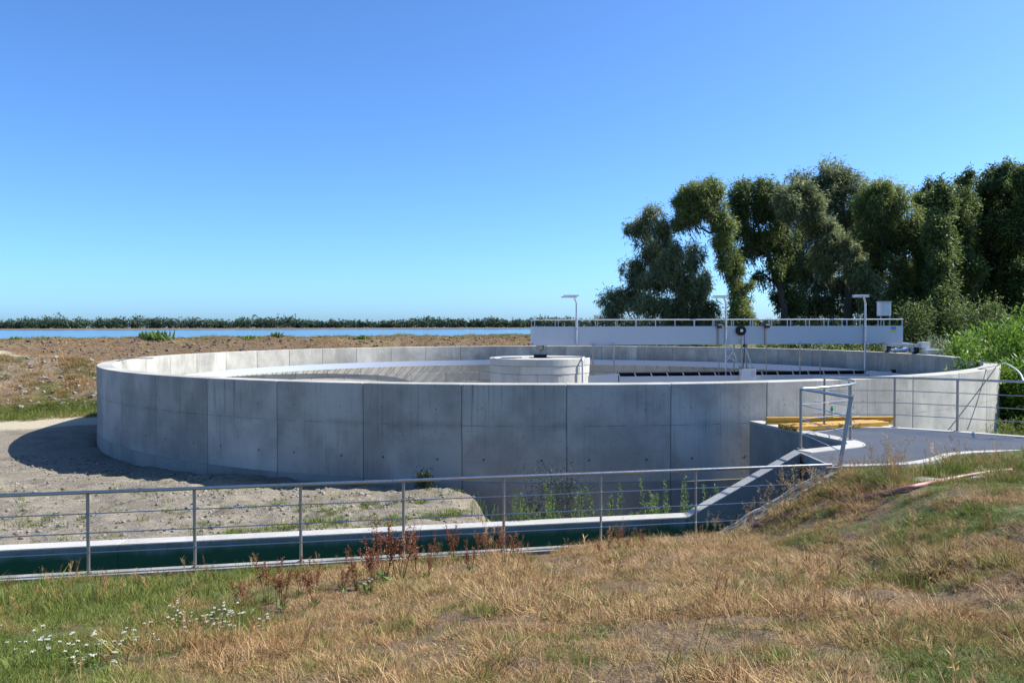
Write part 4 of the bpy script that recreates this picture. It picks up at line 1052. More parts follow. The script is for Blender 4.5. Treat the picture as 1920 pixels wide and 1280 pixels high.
# ------------------------------------------------------------------ pink corrugated pipe on the grass, stones, cables
pts = []
for px_, py_ in ((1405, 988), (1450, 972), (1520, 955), (1590, 939), (1660, 925), (1720, 912), (1780, 900), (1840, 890), (1895, 884)):
    r = px_ray(px_, py_); d = 6.0
    for _ in range(60):
        p = r * d
        dz = p[2] - .03 - float(height(np.array([p[0]]), np.array([p[1]]))[0])
        d += dz * 2.2 if dz > 0 else dz * 2.2
        d = max(3, min(d, 14))
    pts.append(np.array([p[0], p[1], float(height(np.array([p[0]]), np.array([p[1]]))[0]) + .02]))
pc = catmull(pts, 24)
m = MB(); m.tube([tuple(p) for p in pc], [.025 + (.005 if i % 2 else 0) for i in range(len(pc))], 10); o = m.build('corrugated_pipe', M['pink'], smooth=True)
tag(o, 'long faded pink corrugated pipe lying across the dry grass', 'pipe')
def slab_stone(px_, py_, sx, sy, label, seed):
    r = px_ray(px_, py_); d = 11.0
    for _ in range(60):
        p = r * d; d += (p[2] - float(height(np.array([p[0]]), np.array([p[1]]))[0])) * 2; d = max(4, min(d, 14))
    rr = random.Random(seed); poly_ = [(p[0] + sx * math.cos(a) * rr.uniform(.75, 1.1), p[1] + sy * math.sin(a) * rr.uniform(.75, 1.1)) for a in np.linspace(0, 2 * math.pi, 9, endpoint=False)]
    m = MB(); z = float(height(np.array([p[0]]), np.array([p[1]]))[0]); m.prism(poly_, z - .12, z + .03); o = m.build('paving_stone', M['stone'], bevel=.012); tag(o, label, 'stone')
slab_stone(1758, 890, .36, .22, 'pale flat stone just above the pink pipe', 1)
slab_stone(1728, 905, .32, .16, 'pale flat stone half overgrown below the first stone', 2)
slab_stone(1850, 902, .26, .12, 'small pale flat stone beside the far end of the pink pipe', 3)
slab_stone(1905, 924, .34, .10, 'pale flat stone lying alone in the dry grass', 4)
# cable down the wall and hose over the rim
def on_wall(px_, z, off):
    r = px_ray(px_, 700); u_ = r[:2] / np.linalg.norm(r[:2]); C_ = np.array([CX, CY]); b_ = u_ @ C_; d = b_ - math.sqrt(max(0, b_ * b_ - (C_ @ C_ - (TR + off) ** 2))); return np.array([*(u_ * d), z])
w0, w1, w2 = on_wall(1815, -3.0, .012), on_wall(1832, -2.3, .012), on_wall(1849, RIM + .01, .012)
ctr = np.array([CX, CY]); rad = (w2[:2] - ctr) / np.linalg.norm(w2[:2] - ctr)
r1 = np.array([*(ctr + rad * 17.8), RIM + .012])
th = math.atan2(rad[1], rad[0])
r2 = np.array([CX + 17.72 * math.cos(th + .06), CY + 17.72 * math.sin(th + .06), RIM + .012]); r3 = np.array([CX + 17.9 * math.cos(th + .13), CY + 17.9 * math.sin(th + .13), RIM + .015])
m = MB(); m.tube([w0, w1, w2, r1 + [0, 0, .0], r2, r3], .011, 6); o = m.build('thin_cable', M['dark']); tag(o, 'thin dark cable running down the bright outer wall from the rim', 'cable')
h0 = np.array([CX + 17.97 * math.cos(th + .10), CY + 17.97 * math.sin(th + .10), RIM + .02])
he = np.array([10.55 - .02, 15.97, RZ]) ; he = SS_ = np.array([*(RR + (SS - RR) * .9), RZ + .02])
hp = [h0, at_d(1882, 685, 23.5), at_d(1899, 693, 20.5), at_d(1912, 704, 17.8), np.array([*(at_d(1919, 714, 16.2)[:2]), RZ + .01])]
m = MB(); m.tube([tuple(p) for p in catmull(hp, 8)], .018, 8); o = m.build('white_hose', M['cable_white'], smooth=True); tag(o, 'white hose arching from the tank rim down to the deck railing', 'hose')

# ------------------------------------------------------------------ trees
def leaf_cloud(name, C, n_per, rad, L, W, mat, parent, seed, droop=.5, out=None, tint=None):
    r = np.random.default_rng(seed); N = len(C)
    ci = np.repeat(np.arange(N), n_per); P = C[ci] + r.normal(0, 1, (len(ci), 3)) * ((rad[ci] if rad.ndim == 2 else rad[ci][:, None]) if hasattr(rad, '__len__') else rad)
    d = r.normal(0, 1, (len(ci), 3)); d[:, 2] -= droop * 1.6
    if out is not None: d += out[ci] * .8
    d /= np.linalg.norm(d, axis=1)[:, None]
    q = r.normal(0, 1, (len(ci), 3)); sde = np.cross(d, q); sde /= np.linalg.norm(sde, axis=1)[:, None] + 1e-9
    l = (L * r.uniform(.6, 1.6, len(ci)))[:, None]; w = (.88 * W * r.uniform(.6, 1.4, len(ci)))[:, None]
    nn = np.cross(d, sde)
    V0 = P; V1 = P + d * l * .45 + sde * w / 2 + nn * w * .15; V2 = P + d * l; V3 = P + d * l * .45 - sde * w / 2 + nn * w * .15
    V = np.stack([V0, V1, V2, V3], 1).reshape(-1, 3); F = np.arange(len(V)).reshape(-1, 4)
    org = world_origin(parent) if parent is not None else np.zeros(3)
    me = fast_mesh(name, V - org, F, 4)
    base = (r.random(N) if tint is None else tint)[ci]
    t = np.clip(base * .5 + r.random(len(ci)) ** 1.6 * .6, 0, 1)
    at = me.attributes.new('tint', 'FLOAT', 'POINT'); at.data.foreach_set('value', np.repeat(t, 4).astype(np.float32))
    me.materials.append(mat); o = bpy.data.objects.new(name, me); COL.objects.link(o)
    if parent is not None: o.parent = parent
    return o
def T6(cx, cy): return 1100 + cx / 2.341, 280 + cy / 2.341
def make_tree(name, label, depth, limbs, lobes, leafmat, seed, n_cl=420, n_per=34, L=.34, W=.085, clr=.42, droop=.6, group='trees beyond the tank', gapf=.3, floor=None, thin=1.0):
    """limbs: polylines in crop pixels with pixel radii; lobes: (cx, cy, rx, ry, depth offset, weight)"""
    r = np.random.default_rng(seed); k = depth / FPX / 2.341
    bx_, by_ = T6(*limbs[0][0][0][:2]); base = at_d(bx_, by_, depth); gz = float(height(np.array([base[0]]), np.array([base[1]]))[0]); base[2] = gz
    root = empty(name, tuple(base), label, 'tree', group)
    for li, (pts, r0, r1) in enumerate(limbs):
        W_ = []
        for j, p in enumerate(pts):
            dd = depth + (p[2] if len(p) > 2 else 0); q = at_d(*T6(p[0], p[1]), dd); W_.append(q)
        if li == 0: W_[0][2] = gz - .2
        W_ = catmull(W_, 5); rr = np.linspace(r0, r1, len(W_))
        W_ = [w_ + r.normal(0, .05, 3) * (0 < i_ < len(W_) - 1) for i_, w_ in enumerate(W_)]
        m = MB(); m.tube([tuple(p) for p in W_], list(rr), 8); m.build('trunk' if li == 0 else 'limb', M['bark'], root, smooth=True)
    C = []; O = []; Tn = []
    ws = np.array([l[2] * l[3] * (l[5] if len(l) > 5 else 1) for l in lobes], float); ws /= ws.sum()
    for l, w in zip(lobes, ws):
        n = max(14, int(n_cl * w * 5.2)); c = at_d(*T6(l[0], l[1]), depth + (l[4] if len(l) > 4 else 0))
        rx, rz = l[2] * k, l[3] * k; ry = min(rx, rz) * .9 + .3
        ns_ = max(6, int(8 + rx * rz * 2.2))
        sd = r.normal(0, 1, (ns_, 3)); sd /= np.linalg.norm(sd, axis=1)[:, None]
        sub = sd * (r.uniform(.25, .88, ns_))[:, None]; sr = r.uniform(.25, .60, ns_); stn = r.uniform(0, 1, ns_)
        si = r.integers(0, ns_, n); d = r.normal(0, 1, (n, 3)); d /= np.linalg.norm(d, axis=1)[:, None]
        q = sub[si] + d * (sr[si] * r.random(n) ** .4)[:, None]; q = q * (1 + (r.random(n) < .10) * r.uniform(.05, .30, n))[:, None]
        P = c + q * [rx, ry, rz]
        hang = r.random(n) < droop * .35; P[:, 2] -= np.where(hang, r.exponential(.35, n), 0)
        dd = q + .6 * d; dd /= np.linalg.norm(dd, axis=1)[:, None] + 1e-6
        nz = fbm(P[:, 0] * 1.5 + seed, P[:, 2] * 1.5 + P[:, 1] * .7, seed) - .05
        kp = nz > gapf; P = P[kp]; C.append(P); O.append(dd[kp] * [1, 1, .6]); Tn.append(np.clip(stn[si][kp] * .6 + (dd[kp][:, 2] * .5 + .5) * .4 + r.normal(0, .08, kp.sum()), 0, 1))  # upward clumps get a lighter tint: light from above put into leaf colour
    C = np.concatenate(C); O = np.concatenate(O); Tn = np.concatenate(Tn)
    if floor is not None: kk = C[:, 2] > gz + .3; C, O, Tn = C[kk], O[kk], Tn[kk]
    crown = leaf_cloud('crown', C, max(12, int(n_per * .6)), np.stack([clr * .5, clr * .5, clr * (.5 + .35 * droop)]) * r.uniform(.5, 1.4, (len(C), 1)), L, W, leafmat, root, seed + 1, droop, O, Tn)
    # twigs joining clumps to the limbs
    m = MB()
    for i_ in range(0, len(C), 9):
        p = C[i_]; q = p + np.array([(base[0] - p[0]) * .12, 0, -1.1 - .4 * r.random()]); m.tube([tuple(q), tuple((p + q) / 2 + r.normal(0, .1, 3)), tuple(p)], [.035, .025, .01], 4, caps=False)
    m.build('twigs', M['bark'], root)['kind'] = 'stuff'
    return root

make_tree('willow_tree', 'broad silvery willow standing alone at the lake end of the row', 72,
    [([(480, 800), (470, 690), (430, 560), (360, 430), (300, 300)], .34, .06), ([(455, 660), (340, 600), (220, 600), (110, 660)], .2, .05), ([(440, 590), (330, 500), (240, 430)], .16, .04)],
    [(292, 300, 52, 66, 0), (225, 340, 52, 55, 1), (330, 350, 55, 60, -1), (262, 440, 90, 80, 1), (370, 470, 85, 85, -1.5), (465, 480, 50, 70, 1), (215, 540, 70, 70, 1.5), (320, 570, 95, 80, -1), (440, 590, 90, 90, -2), (520, 600, 38, 90, 1.5), (120, 668, 62, 60, .5), (200, 660, 70, 60, 1.5), (290, 690, 85, 55, -2), (400, 700, 90, 60, -1), (500, 700, 80, 60, -1), (90, 715, 45, 32, 0)],
    M['willow'], 301, 620, 34, .36, .075, .36, .9)
make_tree('willow_tree', 'slender leaning willow with leafy shoots wrapped around its trunk', 70,
    [([(700, 800), (672, 640), (645, 500), (608, 360), (565, 245), (520, 180)], .30, .05), ([(605, 350), (540, 370), (470, 330), (420, 290)], .13, .03), ([(620, 420), (560, 360), (500, 350)], .08, .02)],
    [(500, 190, 95, 60, 0), (560, 170, 45, 48, 0), (430, 235, 55, 60, .5), (410, 310, 30, 66, 0), (455, 300, 45, 60, 0), (520, 260, 55, 60, 0), (575, 270, 42, 60, -.5), (600, 340, 52, 55, 0), (620, 410, 52, 55, -.4), (635, 480, 48, 55, 0), (625, 520, 40, 40, 0), (655, 550, 38, 50, 0), (680, 620, 55, 55, 0), (690, 690, 58, 60, 0), (695, 745, 48, 40, 0)],
    M['willow2'], 321, 470, 34, .32, .075, .30, .6, gapf=.27)
make_tree('willow_tree', 'dark round-crowned willow beside the leaning one, sky showing through its branches', 72,
    [([(872, 800), (865, 700), (840, 590), (800, 480), (770, 380), (740, 260)], .36, .06), ([(850, 620), (790, 560), (745, 540)], .12, .03), ([(800, 480), (720, 400), (670, 330)], .14, .03), ([(815, 520), (880, 380), (920, 250)], .18, .04)],
    [(720, 200, 95, 66, 0), (800, 180, 75, 55, 0), (660, 250, 55, 80, 0), (760, 280, 100, 80, 1), (860, 260, 85, 90, 0), (690, 360, 45, 80, 0), (780, 400, 90, 80, 1), (870, 400, 80, 100, 1), (710, 440, 38, 45, 0), (770, 560, 42, 45, 0), (820, 540, 50, 60, 0), (880, 540, 60, 80, 2), (860, 650, 50, 70, 1), (905, 680, 60, 90, 2)],
    M['alder'], 341, 560, 34, .34, .09, .38, .6, gapf=.34)
make_tree('willow_tree', 'strongly leaning willow with a sunlit diagonal column of shoots', 68,
    [([(1275, 800), (1240, 660), (1180, 520), (1100, 410), (1030, 320), (950, 205)], .40, .06), ([(1180, 530), (1185, 590), (1172, 640)], .05, .015), ([(1120, 440), (1040, 400), (980, 380)], .12, .03)],
    [(930, 200, 85, 60, 0), (900, 240, 70, 60, 0), (985, 260, 55, 60, 0), (1020, 320, 52, 55, 0), (1060, 370, 50, 52, 0), (1100, 410, 52, 55, 0), (1140, 460, 54, 55, -.3), (1180, 520, 54, 58, -.3), (1215, 590, 52, 60, -.3), (1245, 660, 50, 60, -.3), (1262, 730, 42, 55, 0), (1040, 520, 36, 60, 1), (1020, 470, 40, 50, 1)],
    M['willow'], 361, 520, 34, .34, .08, .32, .7, gapf=.25)
make_tree('willow_tree', 'tallest broad willow rising behind the leaning trunk', 78,
    [([(1150, 820), (1150, 640), (1140, 480), (1130, 320), (1120, 180)], .45, .07), ([(1145, 500), (1050, 380), (980, 280)], .2, .04), ([(1140, 440), (1220, 320), (1270, 240)], .2, .04)],
    [(1140, 110, 60, 42, 0), (1050, 120, 90, 50, 0), (950, 140, 70, 42, 0), (1110, 170, 110, 70, 0), (1200, 200, 70, 66, 0), (1020, 230, 90, 80, 1), (1150, 280, 110, 90, 1), (1050, 350, 90, 90, 2), (1160, 400, 100, 90, 2), (1080, 480, 90, 90, 3), (980, 560, 80, 100, 3), (1120, 600, 110, 100, 3), (1020, 690, 110, 80, 3), (1180, 690, 80, 80, 3), (930, 380, 90, 100, 2), (940, 480, 85, 90, 2), (960, 640, 90, 90, 3), (1230, 540, 70, 110, 3), (1240, 400, 80, 90, 2)],
    M['willow'], 381, 760, 34, .38, .09, .46, .6, gapf=.31)
make_tree('willow_tree', 'domed willow with two upright sunlit leafy columns below its crown', 74,
    [([(1400, 830), (1395, 650), (1400, 520), (1380, 380), (1330, 230)], .36, .06), ([(1480, 830), (1500, 680), (1490, 520), (1450, 380)], .25, .05), ([(1395, 560), (1300, 420), (1270, 300)], .15, .04)],
    [(1290, 190, 85, 55, 0), (1350, 220, 60, 62, 0), (1250, 260, 75, 75, 0), (1370, 300, 85, 80, 0), (1440, 330, 62, 75, 0), (1280, 360, 90, 90, 1.5), (1380, 410, 80, 80, 1), (1470, 440, 52, 80, 0), (1290, 480, 80, 90, 2), (1370, 520, 55, 80, -.6), (1490, 540, 45, 80, -.4), (1370, 620, 48, 80, -.6), (1480, 640, 48, 80, -.5), (1360, 700, 48, 70, -.5), (1460, 730, 55, 80, -.5), (1300, 620, 60, 100, 2.5), (1430, 600, 45, 120, 2.5), (1290, 720, 60, 70, 2), (1440, 800, 60, 50, -1)],
    M['willow2'], 401, 780, 34, .36, .08, .38, .6, gapf=.30)
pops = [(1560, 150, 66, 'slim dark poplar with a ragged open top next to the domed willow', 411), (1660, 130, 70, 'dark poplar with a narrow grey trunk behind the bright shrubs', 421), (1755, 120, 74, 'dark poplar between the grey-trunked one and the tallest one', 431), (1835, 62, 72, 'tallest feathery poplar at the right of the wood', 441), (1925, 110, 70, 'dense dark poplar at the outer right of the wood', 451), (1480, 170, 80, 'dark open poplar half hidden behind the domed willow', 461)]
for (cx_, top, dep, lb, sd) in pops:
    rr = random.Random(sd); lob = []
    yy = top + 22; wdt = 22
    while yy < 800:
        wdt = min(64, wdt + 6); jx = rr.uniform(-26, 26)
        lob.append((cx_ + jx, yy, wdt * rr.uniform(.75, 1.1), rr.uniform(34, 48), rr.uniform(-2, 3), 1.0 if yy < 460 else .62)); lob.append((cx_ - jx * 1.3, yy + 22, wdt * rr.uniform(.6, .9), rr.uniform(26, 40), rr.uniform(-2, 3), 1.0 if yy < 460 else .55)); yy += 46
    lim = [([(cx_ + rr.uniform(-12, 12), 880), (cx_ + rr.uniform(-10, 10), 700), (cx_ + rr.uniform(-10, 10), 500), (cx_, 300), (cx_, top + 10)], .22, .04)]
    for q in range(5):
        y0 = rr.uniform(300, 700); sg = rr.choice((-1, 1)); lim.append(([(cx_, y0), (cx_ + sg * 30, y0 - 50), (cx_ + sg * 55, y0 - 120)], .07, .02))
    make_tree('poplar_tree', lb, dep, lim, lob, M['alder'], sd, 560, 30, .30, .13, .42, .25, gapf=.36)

# undergrowth: dark thicket, silver shrub, bright shrubs on the right
def shrub(name, label, px_, py_, depth, rx, ry, mat, seed, n_cl=90, n_per=45, L=.16, W=.055, clr=.22, droop=-.4, group=None, dz=0):
    r = np.random.default_rng(seed); c = at_d(px_, py_, depth); k = depth / FPX; gz = float(height(np.array([c[0]]), np.array([c[1]]))[0])
    root = empty(name, (c[0], c[1], gz), label, 'shrub', group)
    d = r.normal(0, 1, (n_cl, 3)); d /= np.linalg.norm(d, axis=1)[:, None]; rad_ = r.random(n_cl) ** .45
    Hh = max(.5, c[2] + ry * k - gz); cc = np.array([c[0], c[1], gz + Hh * .52])
    P = cc + d * rad_[:, None] * [rx * k, min(rx * k, 1.6), Hh * .5] + r.normal(0, .06, (n_cl, 3)); P[:, 2] = np.maximum(P[:, 2], gz + .1)
    leaf_cloud('foliage', P, n_per, clr, L, W, mat, root, seed + 1, droop, d * [1, 1, .6])
    m = MB()
    for i_ in range(8):
        p = P[r.integers(0, n_cl)]; a = (c[0] + r.normal(0, .15), c[1] + r.normal(0, .15), gz - .05); m.tube([a, tuple((np.array(a) + p) / 2 + [0, 0, .2]), tuple(p)], [.03, .02, .008], 5, caps=False)
    m.build('stems', M['bark'], root); return root
bs = [(1838, 700, 30, 50, 70), (1872, 668, 32, 55, 50), (1905, 690, 29, 55, 75), (1930, 655, 31, 60, 70), (1895, 745, 27, 40, 50), (1812, 655, 36, 42, 26), (1940, 750, 26, 50, 60)]
bl = ['bright green shrub right behind the tank rim', 'tall bright green shrub under the dark poplars', 'bright green shrub behind the white hose', 'large bright green shrub at the edge of the wood', 'low bright green shrub on the verge grass', 'low bright shrub beside the grey-green one', 'green shrub on the verge by the deck railing end']
for i_, (a, c, d, rx, ry) in enumerate(bs): shrub('leafy_shrub', bl[i_], a, c, d, rx, ry, M['shrub'], 500 + i_ * 3, 130, 48, .17, .07, .24)
shrub('grey_shrub', 'pale grey-green shrub behind the end carriage of the bridge', 1757, 662, 46, 44, 20, M['silver'], 560, 110, 46, .2, .05, .25)
ug = [(1150, 640, 66), (1200, 640, 64), (1255, 642, 64), (1320, 640, 66), (1440, 640, 62), (1490, 641, 62), (1540, 642, 62), (1590, 640, 60), (1640, 640, 60)]
for i_, (a, c, d) in enumerate(ug): shrub('thicket_shrub', 'low dark thicket under the bridge girder at the foot of the willows', a, c, d, 40, 12, M['alder'] if i_ % 3 else M['willow2'], 600 + i_ * 3, 50, 30, .28, .09, .3, 0, 'thicket at the foot of the willows')
for i_, (a, c, d, ry) in enumerate(((1715, 615, 62, 40), (1760, 610, 64, 40), (1690, 600, 66, 40), (1800, 610, 62, 40), (1850, 610, 58, 45))):
    shrub('tall_thicket', 'tall dusky thicket between the willows and the poplars', a, c, d, 38, ry, M['alder'], 640 + i_ * 3, 150, 34, .26, .09, .34, .1, 'thicket between willows and poplars')
# plants on the embankment crest
def crest(px_, py_): 
    r = px_ray(px_, 640); k_ = r[0] / r[1]
    ysol = (64 - .42 * 1.3) / (1 - .42 * k_); return k_ * ysol, ysol
def rosette(name, label, px_, h, w, n, mat, seed, cat='shrub'):
    cx_, cy_ = crest(px_, 0); gz = float(height(np.array([cx_]), np.array([cy_]))[0]); r = np.random.default_rng(seed)
    Vv, Ff, T = [], [], []
    for i_ in range(n):
        a = r.uniform(0, 6.28); e = r.uniform(.1, 1.1); l = h * r.uniform(.6, 1.1); o_ = np.array([cx_ + r.normal(0, w * .35), cy_ + r.normal(0, w * .2), gz - .05]); d = np.array([math.cos(a) * math.sin(e), math.sin(a) * math.sin(e), math.cos(e)]); s_ = np.array([-math.sin(a), math.cos(a), 0]) * .05
        b0 = len(Vv); Vv += [o_ - s_, o_ + s_, o_ + d * l * .6 + s_, o_ + d * l * .6 - s_, o_ + d * l + [0, 0, -.05]]; Ff += [(b0, b0 + 1, b0 + 2), (b0, b0 + 2, b0 + 3), (b0 + 3, b0 + 2, b0 + 4)]; T += [r.random()] * 5
    root = empty(name, (cx_, cy_, gz), label, cat); me = fast_mesh('leaves', np.array(Vv) - world_origin(root), np.array(Ff), 3); at = me.attributes.new('tint', 'FLOAT', 'POINT'); at.data.foreach_set('value', np.array(T, np.float32)); me.materials.append(mat)
    o = bpy.data.objects.new('leaves', me); COL.objects.link(o); o.parent = root
rosette('spiky_shrub', 'wide spiky dark-green clump on the embankment crest', 291, .75, 1.3, 220, M['weed'], 701)
rosette('round_shrub', 'small round green bush on the embankment crest', 680, .40, .5, 160, M['shrub'], 702)
rosette('crest_weed', 'small leafy weed at the left end of the embankment crest', 28, .5, .5, 60, M['weed'], 703)
rosette('crest_weed', 'low yellow-green weed on the crest right of the spiky clump', 465, .35, .9, 80, M['shrub'], 704)
rosette('crest_weed', 'taller thin weed on the crest above the rim', 518, .6, .5, 46, M['weed'], 705)

# ------------------------------------------------------------------ far wood across the lake
r = np.random.default_rng(900); C = []; rad_ = []
for i_ in range(2400):
    X = r.uniform(-1250, 1150); Y = 1482 + r.random() ** 1.5 * 90
    hh = 1.75 * (4.0 + 14 * fbm(np.array([X * .011]), np.array([.5]), 77)[0] + 4.5 * fbm(np.array([X * .05]), np.array([2.5]), 79)[0] ** 2) * r.uniform(.6, 1.15) * (.9 if X > -300 else 1)
    if r.random() < .04: hh *= 1.3
    n = 15; wd = hh * r.uniform(.28, .5); d = r.normal(0, 1, (n, 3)); d /= np.linalg.norm(d, axis=1)[:, None]; d *= (r.random(n) ** .4)[:, None]
    P = np.array([X, Y, -4.0 + hh * .52]) + d * [wd, wd, hh * .46]; C.append(P)
C = np.concatenate(C); tn = np.clip(.5 + .35 * np.sin(C[:, 0] * .021) + np.repeat(r.normal(0, .3, len(C) // 15), 15), 0, 1)
far = leaf_cloud('far_wood', C, 7, .9, 2.0, 1.8, M['far'], None, 901, 0, None, tn); tag(far, 'low dark green wood along the far lake shore', 'wood', kind='stuff')
b = MB(); b.hexa([(-1500, 1462, -4.7), (1500, 1462, -4.7), (1500, 1478, -4.7), (-1500, 1478, -4.7), (-1500, 1466, -3.5), (1500, 1466, -3.5), (1500, 1478, -2.9), (-1500, 1478, -2.9)])
o = b.build('far_shore', M['stone'], origin=(0, 1470, -4.7)); tag(o, 'thin pale stony shoreline under the far wood', 'shore', kind='structure')

# ------------------------------------------------------------------ single weeds
def plant_mesh(name, kind, seed):
    r = np.random.default_rng(seed); Vv, Ff, T, MI = [], [], [], []
    def tri(a, b_, c, t, mi): k = len(Vv); Vv.extend([a, b_, c]); Ff.append((k, k + 1, k + 2)); T.extend([t] * 3); MI.append(mi)
    def stem(p, q, w, t): d = np.array([w, w * .3, 0]); e = np.array([w * .3, -w, 0]); tri(p - d, p + d, q, t, 0); tri(q - d * .6, q + d * .6, p, t, 0); tri(p - e, p + e, q, t, 0)
    def leaf(p, d, l, w, t, mi):
        s_ = np.cross(d, r.normal(0, 1, 3)); s_ /= np.linalg.norm(s_) + 1e-9; tri(p, p + d * l * .5 + s_ * w / 2, p + d * l, t, mi); tri(p, p + d * l, p + d * l * .5 - s_ * w / 2, t, mi)
    def rdir(upz): d = r.normal(0, 1, 3); d[2] = abs(d[2]) * .5 + upz; return d / np.linalg.norm(d)
    if kind == 'dock':
        for i_ in range(r.integers(4, 8)):
            a = r.uniform(0, 6.28); ln = r.uniform(.05, .35); H = r.uniform(.45, .8); p = np.array([r.normal(0, .03), r.normal(0, .03), -.03]); top = p + np.array([math.cos(a) * ln * H, math.sin(a) * ln * H, H]); stem(p, top, .005, .3)
            for b_ in range(5):
                f0 = r.uniform(.45, .9); o_ = p + (top - p) * f0; d = rdir(1.0); ee = o_ + d * H * .28 * (1.1 - f0 * .6); stem(o_, ee, .003, .3)
                for q in range(26): pt_ = o_ + (ee - o_) * r.random(); leaf(pt_ + r.normal(0, .010, 3), rdir(.2), .018, .014, r.random(), 1)
            for q in range(40): pt_ = p + (top - p) * r.uniform(.55, 1); leaf(pt_ + r.normal(0, .011, 3), rdir(.2), .018, .014, r.random(), 1)
        for q in range(10): leaf(np.array([r.normal(0, .04), r.normal(0, .04), 0]), rdir(.35), r.uniform(.10, .22), .05, r.random(), 2)
    if kind == 'weed':
        for i_ in range(r.integers(3, 7)):
            a = r.uniform(0, 6.28); ln = r.uniform(.0, .28); H = r.uniform(.5, 1.0); p = np.array([r.normal(0, .06), r.normal(0, .06), -.03]); top = p + np.array([math.cos(a) * ln * H, math.sin(a) * ln * H, H]); stem(p, top, .006, .5)
            for q in range(480):
                f0 = r.uniform(.08, 1) ; o_ = p + (top - p) * f0; sp_ = .10 * (1.08 - f0); d = rdir(.5); leaf(o_ + d * sp_ * r.random(), d, r.uniform(.014, .032), .0055, r.random() * .6 + f0 * .4, 1)
    if kind == 'dry':
        for i_ in range(r.integers(3, 6)):
            a = r.uniform(0, 6.28); ln = r.uniform(.05, .4); H = r.uniform(.4, .75); p = np.array([r.normal(0, .04), r.normal(0, .04), -.03]); top = p + np.array([math.cos(a) * ln * H, math.sin(a) * ln * H, H]); stem(p, top, .004, .6)
            for b_ in range(7):
                f0 = r.uniform(.35, .95); o_ = p + (top - p) * f0; d = rdir(.7); ee = o_ + d * .15; stem(o_, ee, .0022, .6)
                for q in range(14): leaf(o_ + (ee - o_) * r.random() + r.normal(0, .012, 3), rdir(.1), .02, .012, r.random(), 1)
        for q in range(6): leaf(np.array([r.normal(0, .04), r.normal(0, .04), 0]), rdir(.4), r.uniform(.08, .16), .03, r.random(), 2)
    if kind == 'yarrow':
        for i_ in range(r.integers(3, 6)):
            a = r.uniform(0, 6.28); H = r.uniform(.16, .34); p = np.array([r.normal(0, .05), r.normal(0, .05), -.03]); top = p + np.array([math.cos(a) * .12 * H, math.sin(a) * .12 * H, H]); stem(p, top, .003, .5)
            R0 = r.uniform(.013, .024)
            for q in range(26):
                aa = r.uniform(0, 6.28); rd = R0 * math.sqrt(r.random()); c = top + np.array([math.cos(aa) * rd, math.sin(aa) * rd, r.normal(0, .004)]); stem(top - [0, 0, .03], c, .0008, .5)
                for w_ in range(2): th_ = r.uniform(0, 6.28); e1 = np.array([math.cos(th_), math.sin(th_), .15]) * .005; e2 = np.array([-math.sin(th_), math.cos(th_), .1]) * .005; tri(c - e1, c + e1, c + e2, r.random(), 1); tri(c + e1, c - e1, c - e2, r.random(), 1)
            for q in range(16): leaf(p + (top - p) * r.uniform(.05, .7), rdir(.4), .04, .012, r.random(), 2)
    me = fast_mesh(name, np.array(Vv), np.array(Ff), 3); at = me.attributes.new('tint', 'FLOAT', 'POINT'); at.data.foreach_set('value', np.array(T, np.float32))
    mats = {'dock': ('dock', 'dock', 'weed'), 'weed': ('stem', 'weed', 'weed'), 'dry': ('drystalk', 'drystalk', 'weed'), 'yarrow': ('stem', 'flower', 'weed')}[kind]
    for mm in mats: me.materials.append(M[mm])
    me.polygons.foreach_set('material_index', np.array(MI, np.int32)); return me
PM = {k_: [plant_mesh(f'{k_}_plant', k_, 950 + 10 * i_ + len(k_)) for i_ in range(4)] for k_ in ('dock', 'weed', 'dry', 'yarrow')}
def ground_hit(px_, py_, lo=3.0, hi=40.0):
    r = px_ray(px_, py_); ds = np.linspace(lo, hi, 1500); P = r[None] * ds[:, None]; hz = height(P[:, 0], P[:, 1]); k_ = np.argmax(P[:, 2] < hz); return P[k_][0], P[k_][1], hz[k_]
def put(kind, name, x_, y_, z_, s, label, cat, group, rz=None):
    o = bpy.data.objects.new(name, rnd.choice(PM[kind])); COL.objects.link(o); o.location = (x_, y_, z_); o.scale = (s, s, s * rnd.uniform(.9, 1.1)); o.rotation_euler = (rnd.gauss(0, .05), rnd.gauss(0, .05), rnd.uniform(0, 6.28)); tag(o, label, cat, group); return o
for px_, py_, s in ((500, 1130, .55), (525, 1140, .6), (560, 1120, .55), (585, 1135, .5), (640, 1108, .5), (668, 1105, .62), (700, 1098, .75), (722, 1088, .85), (748, 1090, .8), (775, 1080, .7), (690, 1110, .6), (812, 1062, .55), (850, 1055, .6), (905, 1050, .5), (945, 1060, .6), (962, 1050, .45), (800, 1085, .5), (455, 1150, .45), (880, 1075, .5)):
    put('dock', 'dock_plant', *ground_hit(px_, py_), s * 1.15, 'rust-red seeding dock plant on the bank below the low railing', 'weed', 'rust-red dock plants on the bank')
for i_ in range(40):
    if i_ < 18: px_, py_ = rnd.gauss(400, 62), rnd.gauss(1160, 14)
    elif i_ < 38: px_, py_ = rnd.uniform(-10, 290), rnd.gauss(1215, 14)
    else: px_, py_ = rnd.choice(((700, 1118), (690, 1095), (270, 1195), (445, 1105), (265, 1125), (130, 1128)))
    put('yarrow', 'yarrow_plant', *ground_hit(px_ + rnd.uniform(-6, 6), max(1085, py_ + 14)), rnd.uniform(.4, .75), 'white-flowering yarrow in the dry grass of the bank', 'flower', 'white yarrow plants on the bank')
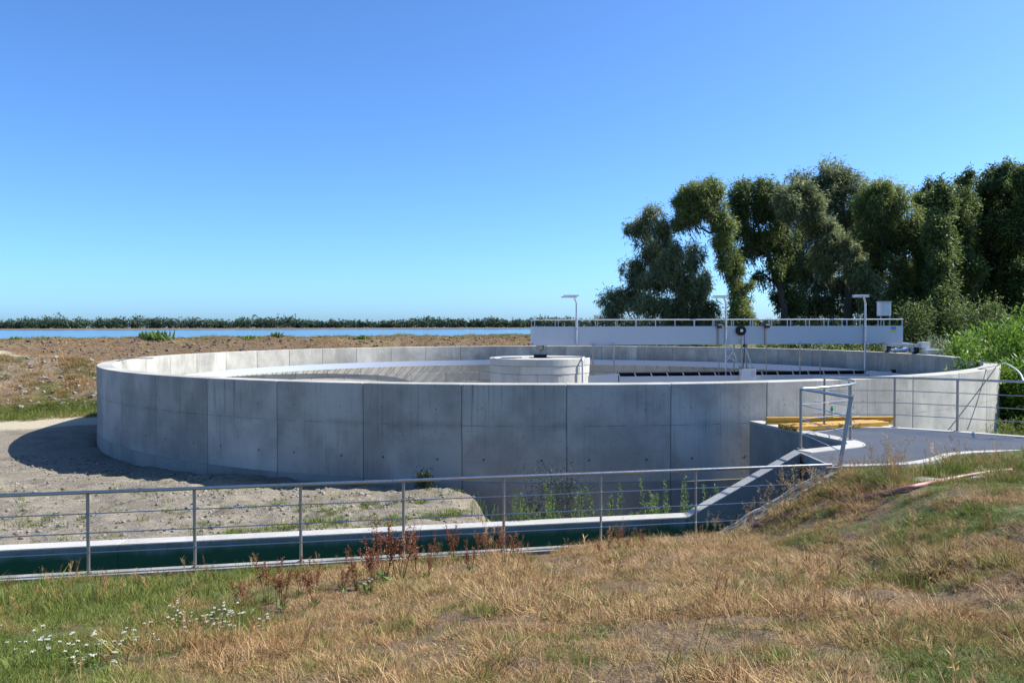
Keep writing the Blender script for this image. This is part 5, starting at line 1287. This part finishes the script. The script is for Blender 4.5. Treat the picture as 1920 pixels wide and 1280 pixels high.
# green weeds in the hollow behind the channel kerb
for px_ in (884, 897, 912, 925, 940, 952, 968, 985, 996, 1010, 1026, 1035, 1048, 1062, 1150, 1172, 1190, 1197, 1215, 1232, 1252, 1268, 1278, 1312, 1324, 1345, 1368):
    v_ = 2.0 + rnd.uniform(0, .9); r = px_ray(px_, 900); k_ = r[0] / r[1]; y_ = (YA + v_) / (1 - YB * k_); x_ = k_ * y_; z_ = float(height(np.array([x_]), np.array([y_]))[0])
    tall_ = {884: .8, 968: .95, 1026: 1.0, 1048: 1.0, 1215: 1.15, 1268: 1.3, 1252: .95, 1324: 1.25, 1368: 1.75}.get(px_, .62)
    put('weed', 'green_weed', x_, y_, z_, max(.25, (KZ + .46 * tall_ - z_)) / .86, 'tall feathery green weed growing between the channel kerb and the tank', 'weed', 'green weeds behind the channel')
for px_, v_, h_, mat in ((1032, 5.0, 1.85, 'shadeweed'), (1066, 5.1, 1.55, 'shadeweed'), (1000, 4.9, 1.3, 'shadeweed'), (795, 6.6, .3, 'shadeweed')):
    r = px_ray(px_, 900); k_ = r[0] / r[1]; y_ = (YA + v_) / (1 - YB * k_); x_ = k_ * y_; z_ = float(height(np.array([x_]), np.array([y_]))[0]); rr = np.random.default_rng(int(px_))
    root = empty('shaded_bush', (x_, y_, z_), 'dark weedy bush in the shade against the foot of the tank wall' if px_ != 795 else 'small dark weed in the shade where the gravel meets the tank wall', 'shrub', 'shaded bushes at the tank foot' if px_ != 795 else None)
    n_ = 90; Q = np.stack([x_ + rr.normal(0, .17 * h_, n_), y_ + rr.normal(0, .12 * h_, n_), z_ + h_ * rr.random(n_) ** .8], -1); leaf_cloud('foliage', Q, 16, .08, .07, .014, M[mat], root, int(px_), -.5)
    m = MB()
    for q in range(7): p = Q[rr.integers(0, n_)]; m.tube([(x_ + rr.normal(0, .05), y_, z_ - .05), tuple(p)], [.012, .004], 5, caps=False)
    m.build('stems', M['stem'], root)
for px_, py_, s in ((1435, 985, .75), (1455, 978, .8), (1478, 965, .85), (1495, 958, .9), (1512, 950, .9), (1530, 945, .85), (1548, 935, .75), (1405, 990, .6), (1610, 905, .75), (1632, 908, .6), (1648, 905, .7), (1662, 903, .75), (1678, 900, .85), (1690, 905, .7), (1380, 1000, .5), (1330, 1012, .55), (1345, 1010, .5), (1700, 925, .5), (1585, 925, .5)):
    put('dry', 'dry_weed', *ground_hit(px_, py_), s, 'straw-brown seeding weed by the crumbling kerb and the deck', 'weed', 'dry weeds at the deck corner')
for px_, py_, s in ((1140, 1035, .55), (1160, 1030, .6), (1175, 1032, .5), (1205, 1028, .45), (1120, 1042, .5)):
    put('dock', 'reddish_weed', *ground_hit(px_, py_), s * .7, 'fine reddish dry weed at the foot of the low railing', 'weed', 'reddish weeds under the railing')

# ------------------------------------------------------------------ lift everything so that the low ground lies at about zero
for o in list(COL.objects):
    if o.parent is None and o not in (cam, sun): o.location.z += EYE
